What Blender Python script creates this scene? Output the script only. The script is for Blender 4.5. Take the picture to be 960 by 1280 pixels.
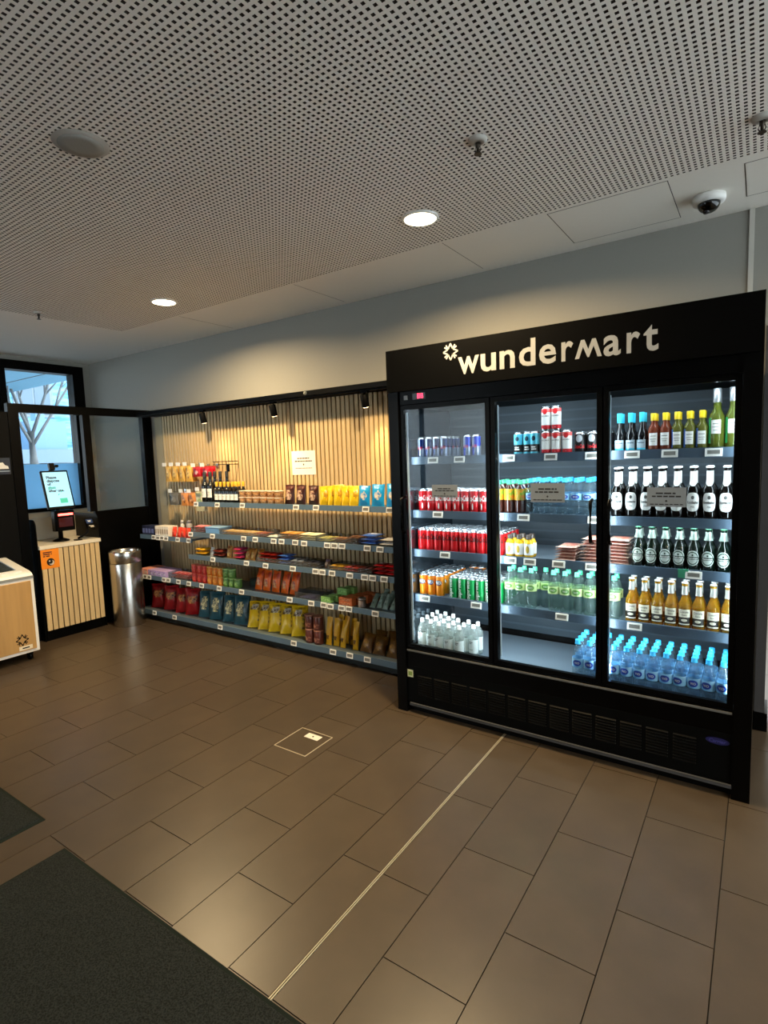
import bpy, bmesh, math, random
import numpy as np
from mathutils import Matrix, Vector, Euler

for o in list(bpy.data.objects):
    bpy.data.objects.remove(o, do_unlink=True)
sc = bpy.context.scene
COL = sc.collection
RND = random.Random(7)
PI = math.pi

# ------------------------------------------------------------------ camera
R = [[0.825890, 0.027582, -0.563156],
     [0.562776, -0.101404, 0.820366],
     [-0.034478, -0.994463, -0.099271]]
cd = bpy.data.cameras.new('camera')
cam = bpy.data.objects.new('camera', cd)
COL.objects.link(cam)
m = Matrix.Identity(4)
for i in range(3):
    m[i][0] = R[i][0]; m[i][1] = -R[i][1]; m[i][2] = -R[i][2]
m[2][3] = 1.66
cam.matrix_world = m
cd.sensor_fit = 'HORIZONTAL'
cd.sensor_width = 36.0
cd.lens = 690.0 / 960.0 * 36.0
cd.clip_start = 0.05
cd.clip_end = 200
sc.camera = cam

# ------------------------------------------------------------------ world, exposure
w = bpy.data.worlds.new('daylight')
sc.world = w
w.use_nodes = True
bg = w.node_tree.nodes['Background']
bg.inputs[0].default_value = (0.88, 0.95, 1.0, 1)
bg.inputs[1].default_value = 2.9
sc.view_settings.view_transform = 'Standard'
sc.view_settings.look = 'None'
sc.view_settings.exposure = 1.15
sc.view_settings.gamma = 1.0
sc.view_settings.use_curve_mapping = False
sc.cycles.use_denoising = True
sc.cycles.transparent_max_bounces = 32
sc.cycles.max_bounces = 10
sc.cycles.diffuse_bounces = 5
sc.cycles.glossy_bounces = 4
sc.cycles.caustics_reflective = False
sc.cycles.caustics_refractive = False
sc.cycles.sample_clamp_indirect = 4.0

DOWNLIGHT_W = 33.0
FRIDGE_W = 2.9
SPOT_W = 9.0
WARM = (1.0, 0.74, 0.40)
COOL = (0.80, 0.95, 1.0)

# ------------------------------------------------------------------ helpers
def lin(h):
    h = h.lstrip('#')
    out = []
    for i in (0, 2, 4):
        c = int(h[i:i + 2], 16) / 255
        out.append(c / 12.92 if c <= 0.04045 else ((c + 0.055) / 1.055) ** 2.4)
    return out + [1.0]

MATS = {}
def M(name, hexcol=None, rough=0.5, metal=0.0, emit=0.0, spec=0.5, noise=0.0, nscale=20.0, bump=0.0, rand=0.0, stretch=(1, 1, 1), second=None):
    if name in MATS:
        return MATS[name]
    mt = bpy.data.materials.new(name)
    mt.use_nodes = True
    nt = mt.node_tree
    b = nt.nodes['Principled BSDF']
    c = lin(hexcol)
    b.inputs['Base Color'].default_value = c
    b.inputs['Roughness'].default_value = rough
    b.inputs['Metallic'].default_value = metal
    b.inputs['Specular IOR Level'].default_value = spec
    if emit:
        b.inputs['Emission Color'].default_value = c
        b.inputs['Emission Strength'].default_value = emit
    col = None
    if noise or bump or second:
        tc = nt.nodes.new('ShaderNodeTexCoord')
        mp = nt.nodes.new('ShaderNodeMapping')
        mp.inputs['Scale'].default_value = stretch
        nz = nt.nodes.new('ShaderNodeTexNoise')
        nz.inputs['Scale'].default_value = nscale
        nz.inputs['Detail'].default_value = 5
        nt.links.new(tc.outputs['Object'], mp.inputs[0])
        nt.links.new(mp.outputs[0], nz.inputs['Vector'])
        if noise or second:
            mx = nt.nodes.new('ShaderNodeMix')
            mx.data_type = 'RGBA'
            if second:
                mx.inputs[6].default_value = c
                mx.inputs[7].default_value = lin(second)
                rp = nt.nodes.new('ShaderNodeMapRange')
                rp.inputs[1].default_value = 0.38
                rp.inputs[2].default_value = 0.62
                nt.links.new(nz.outputs[0], rp.inputs[0])
                nt.links.new(rp.outputs[0], mx.inputs[0])
            else:
                mx.inputs[6].default_value = [x * (1 - noise) for x in c[:3]] + [1]
                mx.inputs[7].default_value = [min(1, x * (1 + noise)) for x in c[:3]] + [1]
                nt.links.new(nz.outputs[0], mx.inputs[0])
            col = mx.outputs[2]
        if bump:
            bp = nt.nodes.new('ShaderNodeBump')
            bp.inputs['Strength'].default_value = bump
            bp.inputs['Distance'].default_value = 0.004
            nt.links.new(nz.outputs[0], bp.inputs['Height'])
            nt.links.new(bp.outputs[0], b.inputs['Normal'])
    if rand:
        oi = nt.nodes.new('ShaderNodeObjectInfo')
        mr = nt.nodes.new('ShaderNodeMapRange')
        mr.inputs[3].default_value = 1 - rand
        mr.inputs[4].default_value = 1 + rand
        hs = nt.nodes.new('ShaderNodeHueSaturation')
        nt.links.new(oi.outputs['Random'], mr.inputs[0])
        nt.links.new(mr.outputs[0], hs.inputs['Value'])
        if col is not None:
            nt.links.new(col, hs.inputs['Color'])
        else:
            hs.inputs['Color'].default_value = c
        col = hs.outputs[0]
    if col is not None:
        nt.links.new(col, b.inputs['Base Color'])
    MATS[name] = mt
    return mt

def glassy(name, tint, haze=0.0, hazecol='#ffffff', ior=1.45, rough=0.02, gmax=1.0, through=False):
    """thin clear sheet or bottle: tinted see-through, Fresnel gloss, a little haze"""
    if name in MATS:
        return MATS[name]
    mt = bpy.data.materials.new(name)
    mt.use_nodes = True
    nt = mt.node_tree
    nt.nodes.remove(nt.nodes['Principled BSDF'])
    out = [n for n in nt.nodes if n.type == 'OUTPUT_MATERIAL'][0]
    tr = nt.nodes.new('ShaderNodeBsdfTransparent')
    tr.inputs[0].default_value = lin(tint)
    last = tr.outputs[0]
    if haze:
        df = nt.nodes.new('ShaderNodeBsdfTranslucent' if through else 'ShaderNodeBsdfDiffuse')
        df.inputs[0].default_value = lin(hazecol)
        mx = nt.nodes.new('ShaderNodeMixShader')
        mx.inputs[0].default_value = haze
        nt.links.new(last, mx.inputs[1])
        nt.links.new(df.outputs[0], mx.inputs[2])
        last = mx.outputs[0]
    gl = nt.nodes.new('ShaderNodeBsdfGlossy')
    gl.inputs['Roughness'].default_value = rough
    lw = nt.nodes.new('ShaderNodeLayerWeight')
    lw.inputs[0].default_value = 0.5
    f0 = ((ior - 1) / (ior + 1)) ** 2
    pw = nt.nodes.new('ShaderNodeMath'); pw.operation = 'POWER'; pw.inputs[1].default_value = 4.5
    nt.links.new(lw.outputs['Facing'], pw.inputs[0])
    ma = nt.nodes.new('ShaderNodeMath'); ma.operation = 'MULTIPLY_ADD'; ma.inputs[1].default_value = 1 - f0; ma.inputs[2].default_value = f0
    nt.links.new(pw.outputs[0], ma.inputs[0])
    fac = ma.outputs[0]
    if gmax != 1.0:
        mu = nt.nodes.new('ShaderNodeMath'); mu.operation = 'MULTIPLY'
        mu.inputs[1].default_value = gmax
        nt.links.new(fac, mu.inputs[0]); fac = mu.outputs[0]
    mx2 = nt.nodes.new('ShaderNodeMixShader')
    nt.links.new(fac, mx2.inputs[0])
    nt.links.new(last, mx2.inputs[1])
    nt.links.new(gl.outputs[0], mx2.inputs[2])
    nt.links.new(mx2.outputs[0], out.inputs[0])
    MATS[name] = mt
    return mt

class MB:
    """collects faces, becomes one mesh"""
    def __init__(s):
        s.v = []; s.f = []; s.mi = []; s.sm = []
    def add(s, vs, fs, mi=0, smooth=False):
        k = len(s.v)
        s.v += [tuple(p) for p in vs]
        for i, f in enumerate(fs):
            s.f.append(tuple(k + a for a in f))
            s.mi.append(mi[i] if isinstance(mi, (list, tuple)) else mi)
            s.sm.append(smooth)
        return s
    def box(s, x0, x1, y0, y1, z0, z1, mi=0):
        vs = [(x0, y0, z0), (x1, y0, z0), (x1, y1, z0), (x0, y1, z0), (x0, y0, z1), (x1, y0, z1), (x1, y1, z1), (x0, y1, z1)]
        return s.add(vs, [(0, 3, 2, 1), (4, 5, 6, 7), (0, 1, 5, 4), (1, 2, 6, 5), (2, 3, 7, 6), (3, 0, 4, 7)], mi)
    def cbox(s, x0, x1, y0, y1, z0, z1, c, mi=0):
        """box with chamfered vertical and top edges"""
        vs = []; n = 8
        def ring(i, z):
            a = [(x0 + c, y0 + i), (x1 - c, y0 + i), (x1 - i, y0 + c), (x1 - i, y1 - c), (x1 - c, y1 - i), (x0 + c, y1 - i), (x0 + i, y1 - c), (x0 + i, y0 + c)]
            return [(p[0], p[1], z) for p in a]
        vs += ring(0, z0) + ring(0, z1 - c) + ring(c * 0.999, z1)
        fs = [tuple(range(7, -1, -1))]
        for r in (0, 8):
            for k in range(8):
                fs.append((r + k, r + (k + 1) % 8, r + 8 + (k + 1) % 8, r + 8 + k))
        fs.append(tuple(range(16, 24)))
        return s.add(vs, fs, mi)
    def lathe(s, prof, seg=16, mi=0, cx=0, cy=0, smooth=True, mf=None, cap=True):
        k = len(prof); vs = []; fs = []; ms = []
        for r, z in prof:
            for a in range(seg):
                t = 2 * PI * a / seg
                vs.append((cx + r * math.cos(t), cy + r * math.sin(t), z))
        for i in range(k - 1):
            for a in range(seg):
                b = (a + 1) % seg
                fs.append((i * seg + a, i * seg + b, (i + 1) * seg + b, (i + 1) * seg + a))
                if mf:
                    ms.append(mf((prof[i][1] + prof[i + 1][1]) / 2, 2 * PI * (a + 0.5) / seg, (prof[i][0] + prof[i + 1][0]) / 2))
                else:
                    ms.append(mi)
        s.add(vs, fs, ms, smooth)
        if cap:
            kk = len(s.v) - k * seg
            s.f.append(tuple(kk + a for a in range(seg - 1, -1, -1))); s.mi.append(ms[0] if ms else mi); s.sm.append(False)
            s.f.append(tuple(kk + (k - 1) * seg + a for a in range(seg))); s.mi.append(ms[-1] if ms else mi); s.sm.append(False)
        return s
    def tube(s, pts, r, seg=8, mi=0, r2=None):
        pts = [Vector(p) for p in pts]; n = len(pts); rings = []
        for i, p in enumerate(pts):
            d = (pts[min(i + 1, n - 1)] - pts[max(i - 1, 0)]).normalized()
            u = d.cross(Vector((0, 0, 1)))
            if u.length < 1e-3: u = Vector((1, 0, 0))
            u.normalize(); v = d.cross(u)
            rr = r if r2 is None else r + (r2 - r) * i / (n - 1)
            rings.append([p + rr * (math.cos(2 * PI * a / seg) * u + math.sin(2 * PI * a / seg) * v) for a in range(seg)])
        vs = [q for g in rings for q in g]; fs = []
        for i in range(n - 1):
            for a in range(seg):
                b = (a + 1) % seg
                fs.append((i * seg + a, (i + 1) * seg + a, (i + 1) * seg + b, i * seg + b))
        fs.append(tuple(range(seg))); fs.append(tuple(range(n * seg - 1, (n - 1) * seg - 1, -1)))
        return s.add(vs, fs, mi, True)
    def prism(s, poly, axis, a0, a1, mi=0):
        """2-D outline pushed along an axis: 'x' outline is (y,z), 'y' is (x,z), 'z' is (x,y)"""
        def P(p, t):
            return (t, p[0], p[1]) if axis == 'x' else (p[0], t, p[1]) if axis == 'y' else (p[0], p[1], t)
        n = len(poly)
        vs = [P(p, a0) for p in poly] + [P(p, a1) for p in poly]
        fs = [tuple(range(n)), tuple(range(2 * n - 1, n - 1, -1))]
        fs += [(i, n + i, n + (i + 1) % n, (i + 1) % n) for i in range(n)]
        return s.add(vs, fs, mi)
    def xf(s, mat):
        s.v = [tuple(mat @ Vector(p)) for p in s.v]
        return s
    def mesh(s, name, mats):
        me = bpy.data.meshes.new(name)
        me.from_pydata(s.v, [], s.f)
        for mt in (mats if isinstance(mats, (list, tuple)) else [mats]):
            me.materials.append(mt)
        me.polygons.foreach_set('material_index', s.mi)
        me.polygons.foreach_set('use_smooth', s.sm)
        me.update()
        bm = bmesh.new(); bm.from_mesh(me)
        bmesh.ops.recalc_face_normals(bm, faces=bm.faces)
        bm.to_mesh(me); bm.free()
        return me
    def build(s, name, mats, parent=None, loc=(0, 0, 0)):
        return link(name, s.mesh(name, mats), parent, loc)

def link(name, me, parent=None, loc=(0, 0, 0), rot=(0, 0, 0)):
    o = bpy.data.objects.new(name, me)
    COL.objects.link(o)
    o.location = loc
    o.rotation_euler = rot
    if parent is not None:
        o.parent = parent
    return o

def tag(o, label=None, cat=None, group=None, kind=None):
    if label: o['label'] = label
    if cat: o['category'] = cat
    if group: o['group'] = group
    if kind: o['kind'] = kind
    return o

def thing(name, label, cat, loc=(0, 0, 0), group=None, rotz=0):
    o = bpy.data.objects.new(name, None)
    COL.objects.link(o)
    o.location = loc
    o.rotation_euler = (0, 0, rotz)
    o.empty_display_size = 0.05
    return tag(o, label, cat, group)

def struct(name, mb, mats, parent=None):
    o = mb.build(name, mats, parent)
    if parent is None: o['kind'] = 'structure'
    return o

def text_geo(body, size=1.0, offset=0.0, shear=0.0, spacing=1.0, cuts=0.0, align='CENTER'):
    cu = bpy.data.curves.new('t', 'FONT')
    cu.body = body; cu.size = size; cu.offset = offset; cu.shear = shear
    cu.space_character = spacing; cu.align_x = align
    cu.resolution_u = 3
    ob = bpy.data.objects.new('t', cu)
    me = ob.to_mesh()
    bm = bmesh.new(); bm.from_mesh(me)
    ob.to_mesh_clear()
    bpy.data.objects.remove(ob); bpy.data.curves.remove(cu)
    bmesh.ops.triangulate(bm, faces=bm.faces)
    if cuts:
        for _ in range(4):
            ed = [e for e in bm.edges if e.calc_length() > cuts]
            if not ed: break
            bmesh.ops.subdivide_edges(bm, edges=ed, cuts=1)
            bmesh.ops.triangulate(bm, faces=bm.faces)
    bm.verts.index_update()
    v = [(p.co.x, p.co.y) for p in bm.verts]
    f = [tuple(q.index for q in fc.verts) for fc in bm.faces]
    bm.free()
    return v, f

def fit(v, width=None, height=None, cx=0.0, cy=0.0):
    xs = [p[0] for p in v]; ys = [p[1] for p in v]
    w0 = max(xs) - min(xs); h0 = max(ys) - min(ys)
    sx = (width / w0) if width else height / h0
    sy = (height / h0) if height else sx
    mx = (max(xs) + min(xs)) / 2; my = (max(ys) + min(ys)) / 2
    return [((p[0] - mx) * sx + cx, (p[1] - my) * sy + cy) for p in v]

def front_text(mb, v, f, y, mi=0):            # on a plane that faces -y
    return mb.add([(p[0], y, p[1]) for p in v], f, mi)
def side_text(mb, v, f, x, mi=0):             # on a plane that faces +x
    return mb.add([(x, p[0], p[1]) for p in v], f, mi)
def wrap_text(mb, v, f, r, z0, mi=0, a0=0.0): # round a cylinder, centred on -y
    return mb.add([(r * math.sin(p[0] / r + a0), -r * math.cos(p[0] / r + a0), z0 + p[1]) for p in v], f, mi)

def patch(mb, r, a0, a1, z0, z1, mi=0, n=8, r1=None):
    """piece of a cylinder wall; angle 0 is towards -y"""
    r1 = r if r1 is None else r1
    vs = []
    for i in range(n + 1):
        a = a0 + (a1 - a0) * i / n
        vs += [(r * math.sin(a), -r * math.cos(a), z0), (r1 * math.sin(a), -r1 * math.cos(a), z1)]
    return mb.add(vs, [(2 * i, 2 * i + 2, 2 * i + 3, 2 * i + 1) for i in range(n)], mi, True)

def oval(mb, r, wa, hz, zc, mi=0, n=18, power=2.0, rf=None):
    """rounded badge wrapped on a cylinder"""
    vs = []
    def P(x, z):
        rr = (rf(z) if rf else r)
        return (rr * math.sin(x), -rr * math.cos(x), z)
    k = 5; rows = 12
    for j in range(rows + 1):
        t = -math.cos(PI * j / rows)
        half = wa * max(0.0, 1 - abs(t) ** power) ** (1 / power)
        for i in range(k + 1):
            vs.append(P(-half + 2 * half * i / k, zc + hz * t))
    fs = [(j * (k + 1) + i, j * (k + 1) + i + 1, (j + 1) * (k + 1) + i + 1, (j + 1) * (k + 1) + i) for j in range(rows) for i in range(k)]
    return mb.add(vs, fs, mi, True)

def grp(l):
    out = []
    for w_ in l.split():
        if w_ in ('on', 'beside', 'in', 'at', 'with', 'stacked', 'next'): break
        out.append(w_)
    return ' '.join(out) + 's'

class Item:
    """a product: one body mesh plus part meshes; put() makes one thing"""
    def __init__(s, name, body, parts, cat):
        s.name, s.body, s.parts, s.cat = name, body, parts, cat
        s._p = None
    def pts(s):
        if s._p is None:
            a = np.empty(len(s.body.vertices) * 3); s.body.vertices.foreach_get('co', a); s._p = a.reshape(-1, 3)
        return s._p
    def put(s, loc, label, group, rotz=0.0, rot=None, scale=None):
        e = Euler(rot if rot else (0, 0, rotz))
        if rot and (rot[0] or rot[1]):           # rest the lowest point just on the shelf
            rm = np.array(e.to_matrix())
            low = float(((s.pts() * np.array(scale or (1, 1, 1))) @ rm.T)[:, 2].min())
            if rot[0] > -1.2: loc = (loc[0], loc[1], loc[2] - low)
        o = link(s.name, s.body, None, (loc[0], loc[1], loc[2] + 0.0006), e)
        if scale: o.scale = scale
        tag(o, label, s.cat, group)
        for p in s.parts:
            c = link(p[0], p[1], o)
            for q in (p[2] if len(p) > 2 else []):
                link(q[0], q[1], c)
        return o

# ------------------------------------------------------------------ materials of the place
m_tile = M('floor tile', '#463b2f', 0.34, spec=0.42, noise=0.34, nscale=5, rand=0.05, bump=0.05)
m_grout = M('grout', '#1c1712', 0.9)
m_steel_strip = M('brushed strip', '#b9ad94', 0.4, 0.2)
m_wall = M('grey wall paint', '#93918a', 0.75, noise=0.03, nscale=60)
m_ceil = M('ceiling paint', '#ebe7de', 0.8, noise=0.02, nscale=40)
m_felt = M('black felt', '#060606', 0.95)
m_black = M('black lacquer', '#020202', 0.35, spec=0.1)
m_blackm = M('matt black', '#040404', 0.55, spec=0.1)
m_header = M('black header board', '#020202', 0.6, spec=0.05)
m_white = M('white plastic', '#e9e8e4', 0.4)
m_oakslat = M('pale oak slat', '#cdb284', 0.55, noise=0.22, nscale=9, stretch=(9, 9, 0.6), rand=0.08)
m_dark = M('dark backing', '#15130f', 0.8)
m_greykick = M('dark kick plate', '#0c1716', 0.5)
m_shelf = M('grey shelf steel', '#5c6a76', 0.42, 0.3)
m_rail = M('blue grey price rail', '#61798c', 0.3, 0.15)
m_tagw = M('price tag white', '#f2f0ea', 0.45)
m_tagd = M('price tag ink', '#7a7872', 0.6)
m_chrome = M('brushed stainless', '#c9c6c0', 0.25, 1.0)
m_pane = glassy('window glass', '#f4f8f9', ior=1.45, rough=0.0)
m_frpane = glassy('fridge door glass', '#f5f8f9', ior=1.33, rough=0.0, gmax=0.7)
m_acryl = glassy('clear acrylic', '#dfe4e8', haze=0.06, hazecol='#cfd4dd', rough=0.05)

# ================================================================== FLOOR
floor = tag(MB().box(-8, 4, -3.2, 7, -0.2, -0.004).build('floor', m_grout), kind='structure')
PX = 0.3045
def tile_mesh(w_, l_):
    return MB().box(0.0019, w_ - 0.0019, 0.0019, l_ - 0.0019, -0.0035, 0.0).mesh('tile', m_tile)
TILES = {}
def tile(x0, x1, y0, y1):
    k = (round(x1 - x0, 3), round(y1 - y0, 3))
    if k not in TILES: TILES[k] = tile_mesh(x1 - x0, y1 - y0)
    link('tile', TILES[k], floor, (x0, y0, 0))
cols = [(-1.41, -1.2215, 1), (-1.2085, -1.0, 1)]
for k in range(19): cols.append((-1.41 - PX * (k + 1), -1.41 - PX * k, k % 2))
for k in range(6): cols.append((-1.0 + PX * k, -1.0 + PX * (k + 1), k % 2))
for x0, x1, par in cols:
    y = 1.36 + (PX if par else 0) - 2 * PX * 2
    ymax = 6.2 if x1 > -0.2 else 3.9 if x0 < -5.4 else 3.5 if x1 < -1.9 else 3.1
    while y < ymax:
        tile(x0, x1, y, y + 2 * PX); y += 2 * PX
# floor past the single tiles: same stone, far behind the camera
MB().box(-8, 4, -3.2, 0.13, -0.0039, -0.0006).build('floor_slab', m_tile, floor)
MB().box(0.84, 4, 0.13, 7, -0.0039, -0.0006).build('floor_slab', m_tile, floor)
MB().box(-1.2203, -1.2175, 0.15, 2.99, -0.0035, 0.0012).build('joint_strip', m_steel_strip, floor)
MB().box(-1.2125, -1.2097, 0.15, 2.99, -0.0035, 0.0012).build('joint_strip', m_steel_strip, floor)

# floor socket hatch let into the tiles
hatch = thing('floor_hatch', 'square floor socket hatch with a pale metal rim set in the tiles', 'floor hatch', (-2.32, 2.155, 0.0))
mb = MB(); e = 0.0045; s_ = 0.245
for b in ((0, s_, 0, e), (0, s_, s_ - e, s_), (0, e, e, s_ - e), (s_ - e, s_, e, s_ - e)):
    mb.box(b[0], b[1], b[2], b[3], 0.0, 0.002)
mb.build('rim', m_steel_strip, hatch)
MB().box(0.008, 0.237, 0.008, 0.237, 0.0, 0.001).build('lid', m_tile, hatch)
pl_ = MB().box(0.085, 0.19, 0.165, 0.215, 0.0011, 0.0022).build('pull_plate', M('pale plate', '#d8d2c4', 0.4), hatch)
MB().lathe([(0.006, 0.0022), (0.006, 0.003)], 10, cx=0.137, cy=0.19).build('key_hole', m_black, pl_)

# door mats
m_mat = M('charcoal mat pile', '#1c1e1d', 0.95, spec=0.05, second='#2f3230', nscale=190, bump=0.8)
m_matr = M('mat rubber rim', '#1a211d', 0.8, spec=0.1)
def mat(x0, x1, y0, y1, label):
    t = thing('door_mat', label, 'mat', (x0, y0, 0), 'charcoal entrance mats')
    W, D = x1 - x0, y1 - y0
    MB().cbox(0, W, 0, D, 0.0, 0.005, 0.004).build('rubber_rim', m_matr, t)
    MB().cbox(0.018, W - 0.018, 0.018, D - 0.018, 0.005, 0.012, 0.004).build('pile', m_mat, t)
mat(-2.48, -0.9, -0.5, 1.05, 'charcoal entrance mat lying across the thin metal floor strip')
mat(-4.6, -2.765, -0.3, 1.10, 'charcoal entrance mat lying on the freezer side of the other mat')

# ================================================================== CEILING
H = 2.93
PY1 = 3.07; PX0 = -5.05; PX1 = 1.2; PY0 = -0.6
mb = MB()
mb.box(-7.2, PX0, -3.2, 3.95, H, H + 0.1)                 # plain border by the window
mb.box(PX0, 0.05, PY1, 3.95, H, H + 0.1)                # plain border along the wall
mb.box(PX0, 4, -3.2, PY0, H, H + 0.1)
mb.box(PX1, 4, PY0, 7, H, H + 0.1)
mb.box(0.05, PX1, PY1, 7, H, H + 0.1)
ceil = tag(mb.build('ceiling', m_ceil), kind='structure')
def perforated():
    p, hh = 0.025, 0.006
    nx = int(round((PX1 - PX0) / p)); ny = int(round((PY1 - PY0) / p))
    cx = PX0 + p * (np.arange(nx) + 0.5); cy = PY0 + (PY1 - PY0) / ny * (np.arange(ny) + 0.5)
    V = []; F = []; n = 0
    edges = np.concatenate([[PY0], np.stack([cy - hh, cy + hh], 1).ravel(), [PY1]])
    a = []
    for j in range(0, len(edges), 2):
        y0, y1 = edges[j], edges[j + 1]
        a.append([(PX0, y0, H), (PX1, y0, H), (PX1, y1, H), (PX0, y1, H)])
    V.append(np.array(a).reshape(-1, 3))
    X0 = np.concatenate([[PX0], cx + hh]); X1 = np.concatenate([cx - hh, [PX1]])
    gx0, gy = np.meshgrid(X0, cy); gx1, _ = np.meshgrid(X1, cy)
    gx0, gx1, gy = gx0.ravel(), gx1.ravel(), gy.ravel(); z = np.full_like(gy, H)
    V.append(np.stack([np.stack([gx0, gy - hh, z], 1), np.stack([gx1, gy - hh, z], 1), np.stack([gx1, gy + hh, z], 1), np.stack([gx0, gy + hh, z], 1)], 1).reshape(-1, 3))
    n_flat = sum(len(q) for q in V) // 4
    gx, gy = np.meshgrid(cx, cy); gx, gy = gx.ravel(), gy.ravel(); z = np.full_like(gy, H); zt = z + 0.0125
    c = [(-hh, -hh), (hh, -hh), (hh, hh), (-hh, hh)]
    for k in range(4):
        (ax, ay), (bx, by) = c[k], c[(k + 1) % 4]
        V.append(np.stack([np.stack([gx + ax, gy + ay, z], 1), np.stack([gx + bx, gy + by, z], 1), np.stack([gx + bx, gy + by, zt], 1), np.stack([gx + ax, gy + ay, zt], 1)], 1).reshape(-1, 3))
    V = np.concatenate(V)
    me = bpy.data.meshes.new('perforated_panel')
    nv = len(V); nf = nv // 4
    me.vertices.add(nv); me.vertices.foreach_set('co', V.astype(np.float32).ravel())
    me.loops.add(nv); me.loops.foreach_set('vertex_index', np.arange(nv, dtype=np.int32))
    me.polygons.add(nf); me.polygons.foreach_set('loop_start', np.arange(0, nv, 4, dtype=np.int32))
    me.update(calc_edges=True); me.validate()
    me.materials.append(m_ceil); me.materials.append(M('shaded hole edge', '#3a352f', 0.9))  # hole sides coloured dark to deepen the shade inside
    mi = np.ones(nf, dtype=np.int32); mi[:n_flat] = 0
    me.polygons.foreach_set('material_index', mi)
    return me
pp = link('perforated_panel', perforated(), ceil)
pp['kind'] = 'stuff'
MB().box(PX0, PX1, PY0, PY1, H + 0.013, H + 0.06).build('acoustic_felt', m_felt, ceil)

# access hatches and board joints in the plain border
m_seam = M('shadow gap', '#55504a', 0.9)
def seam_rect(x0, x1, y0, y1, name='access_hatch'):
    mb = MB(); e = 0.004
    for b in ((x0, x1, y0, y0 + e), (x0, x1, y1 - e, y1), (x0, x0 + e, y0 + e, y1 - e), (x1 - e, x1, y0 + e, y1 - e)):
        mb.box(b[0], b[1], b[2], b[3], H - 0.0006, H + 0.002)
    g = mb.build('hatch_gap', m_seam, ceil)
    MB().box(x0 + 0.006, x1 - 0.006, y0 + 0.006, y1 - 0.006, H - 0.0012, H + 0.002).build('access_hatch', m_ceil, ceil)
seam_rect(-0.995, -0.41, 3.095, 3.62)
seam_rect(-0.105, 0.048, 3.14, 3.55)
for x in (-1.63, -2.85, -4.2):
    MB().box(x, x + 0.003, PY1 + 0.02, 3.68, H - 0.0006, H + 0.002).build('board_joint', m_seam, ceil)

# downlights
m_lamp = M('lit lamp disc', '#fff0c8', 0.5, emit=9.0)
def downlight(x, y, label):
    t = thing('downlight', label, 'ceiling light', (x, y, H), 'round warm ceiling downlights')
    MB().lathe([(0.086, -0.0005), (0.1, -0.0005), (0.1, -0.006), (0.086, -0.011), (0.086, -0.0005)], 32, cap=False).build('trim_ring', m_white, t)
    MB().lathe([(0.085, -0.0005), (0.085, -0.007)], 32).build('diffuser', m_lamp, t)
    ld = bpy.data.lights.new('downlight_glow', 'AREA')
    ld.shape = 'DISK'; ld.size = 0.16; ld.energy = DOWNLIGHT_W; ld.color = WARM
    ld.spread = math.radians(163)
    lo = bpy.data.objects.new('downlight_glow', ld); COL.objects.link(lo)
    lo.parent = t; lo.location = (0, 0, -0.013)
downlight(-1.552, 2.70, 'lit round downlight in the perforated ceiling above the fridge header')
downlight(-3.906, 2.745, 'lit round downlight in the perforated ceiling above the snack shelves')
for x, y in ((3.0, 2.7), (3.0, 0.3), (3.0, -2.0)):  # lamps added out of view to raise the bounced light
    downlight(x, y, 'added unseen downlight in the ceiling away from the shop wall')

# loudspeaker disc
t = thing('ceiling_speaker', 'unlit round grey speaker disc flush in the perforated ceiling', 'speaker', (-2.256, 1.262, H))
MB().lathe([(0.0, -0.008), (0.088, -0.007), (0.098, -0.004), (0.104, -0.0005)], 36, cap=False).build('rim', M('speaker rim', '#a9a49b', 0.7), t)
MB().lathe([(0.0, -0.0095), (0.05, -0.0092), (0.084, -0.0082), (0.084, -0.0076)], 36, cap=False).build('grille', M('speaker grille', '#8f8b83', 0.8, noise=0.2, nscale=300), t)

# sprinklers
m_brassd = M('sprinkler metal', '#3b342c', 0.4, 0.8)
def sprinkler(x, y, label):
    t = thing('sprinkler', label, 'sprinkler', (x, y, H), 'ceiling sprinkler heads')
    MB().lathe([(0.04, -0.0005), (0.036, -0.010), (0.016, -0.018), (0.016, -0.0005)], 20, cap=False).build('escutcheon', M('sprinkler cup', '#b8b4ac', 0.5), t)
    MB().lathe([(0.010, 0.0), (0.010, -0.03), (0.006, -0.034), (0.006, -0.05)], 12).build('nozzle', m_brassd, t)
    mb = MB()
    for s in (-1, 1):
        mb.tube([(s * 0.008, 0, -0.028), (s * 0.013, 0, -0.042), (s * 0.004, 0, -0.056)], 0.0025, 6)
    mb.build('yoke_arms', m_brassd, t)
    MB().lathe([(0.016, -0.056), (0.016, -0.0585)], 14).build('deflector', m_brassd, t)
sprinkler(-0.99, 2.207, 'small dark sprinkler head with pale cup beyond the lit downlight by the fridge')
sprinkler(-4.9, 2.268, 'small dark sprinkler head near the window end of the perforated ceiling')
sprinkler(-0.036, 2.757, 'small dark sprinkler head in line with the dome camera')

# dome camera
t = thing('dome_camera', 'white domed security camera with black glass bubble under the ceiling border', 'camera', (-0.262, 3.42, H))
MB().lathe([(0.075, -0.0005), (0.077, -0.02), (0.072, -0.034), (0.055, -0.036)], 32).build('housing', m_white, t)
bub = [(0.052 * math.cos(a), -0.036 - 0.046 * math.sin(a)) for a in [i * PI / 2 / 8 for i in range(9)]]
MB().lathe(bub[:-1] + [(0.002, -0.082)], 28).build('bubble', M('smoked bubble', '#050505', 0.06), t)
MB().lathe([(0.016, -0.066), (0.016, -0.079), (0.012, -0.0855)], 16, cy=-0.012, cx=-0.01).build('lens', M('camera lens', '#1c1c20', 0.1), t)

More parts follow.
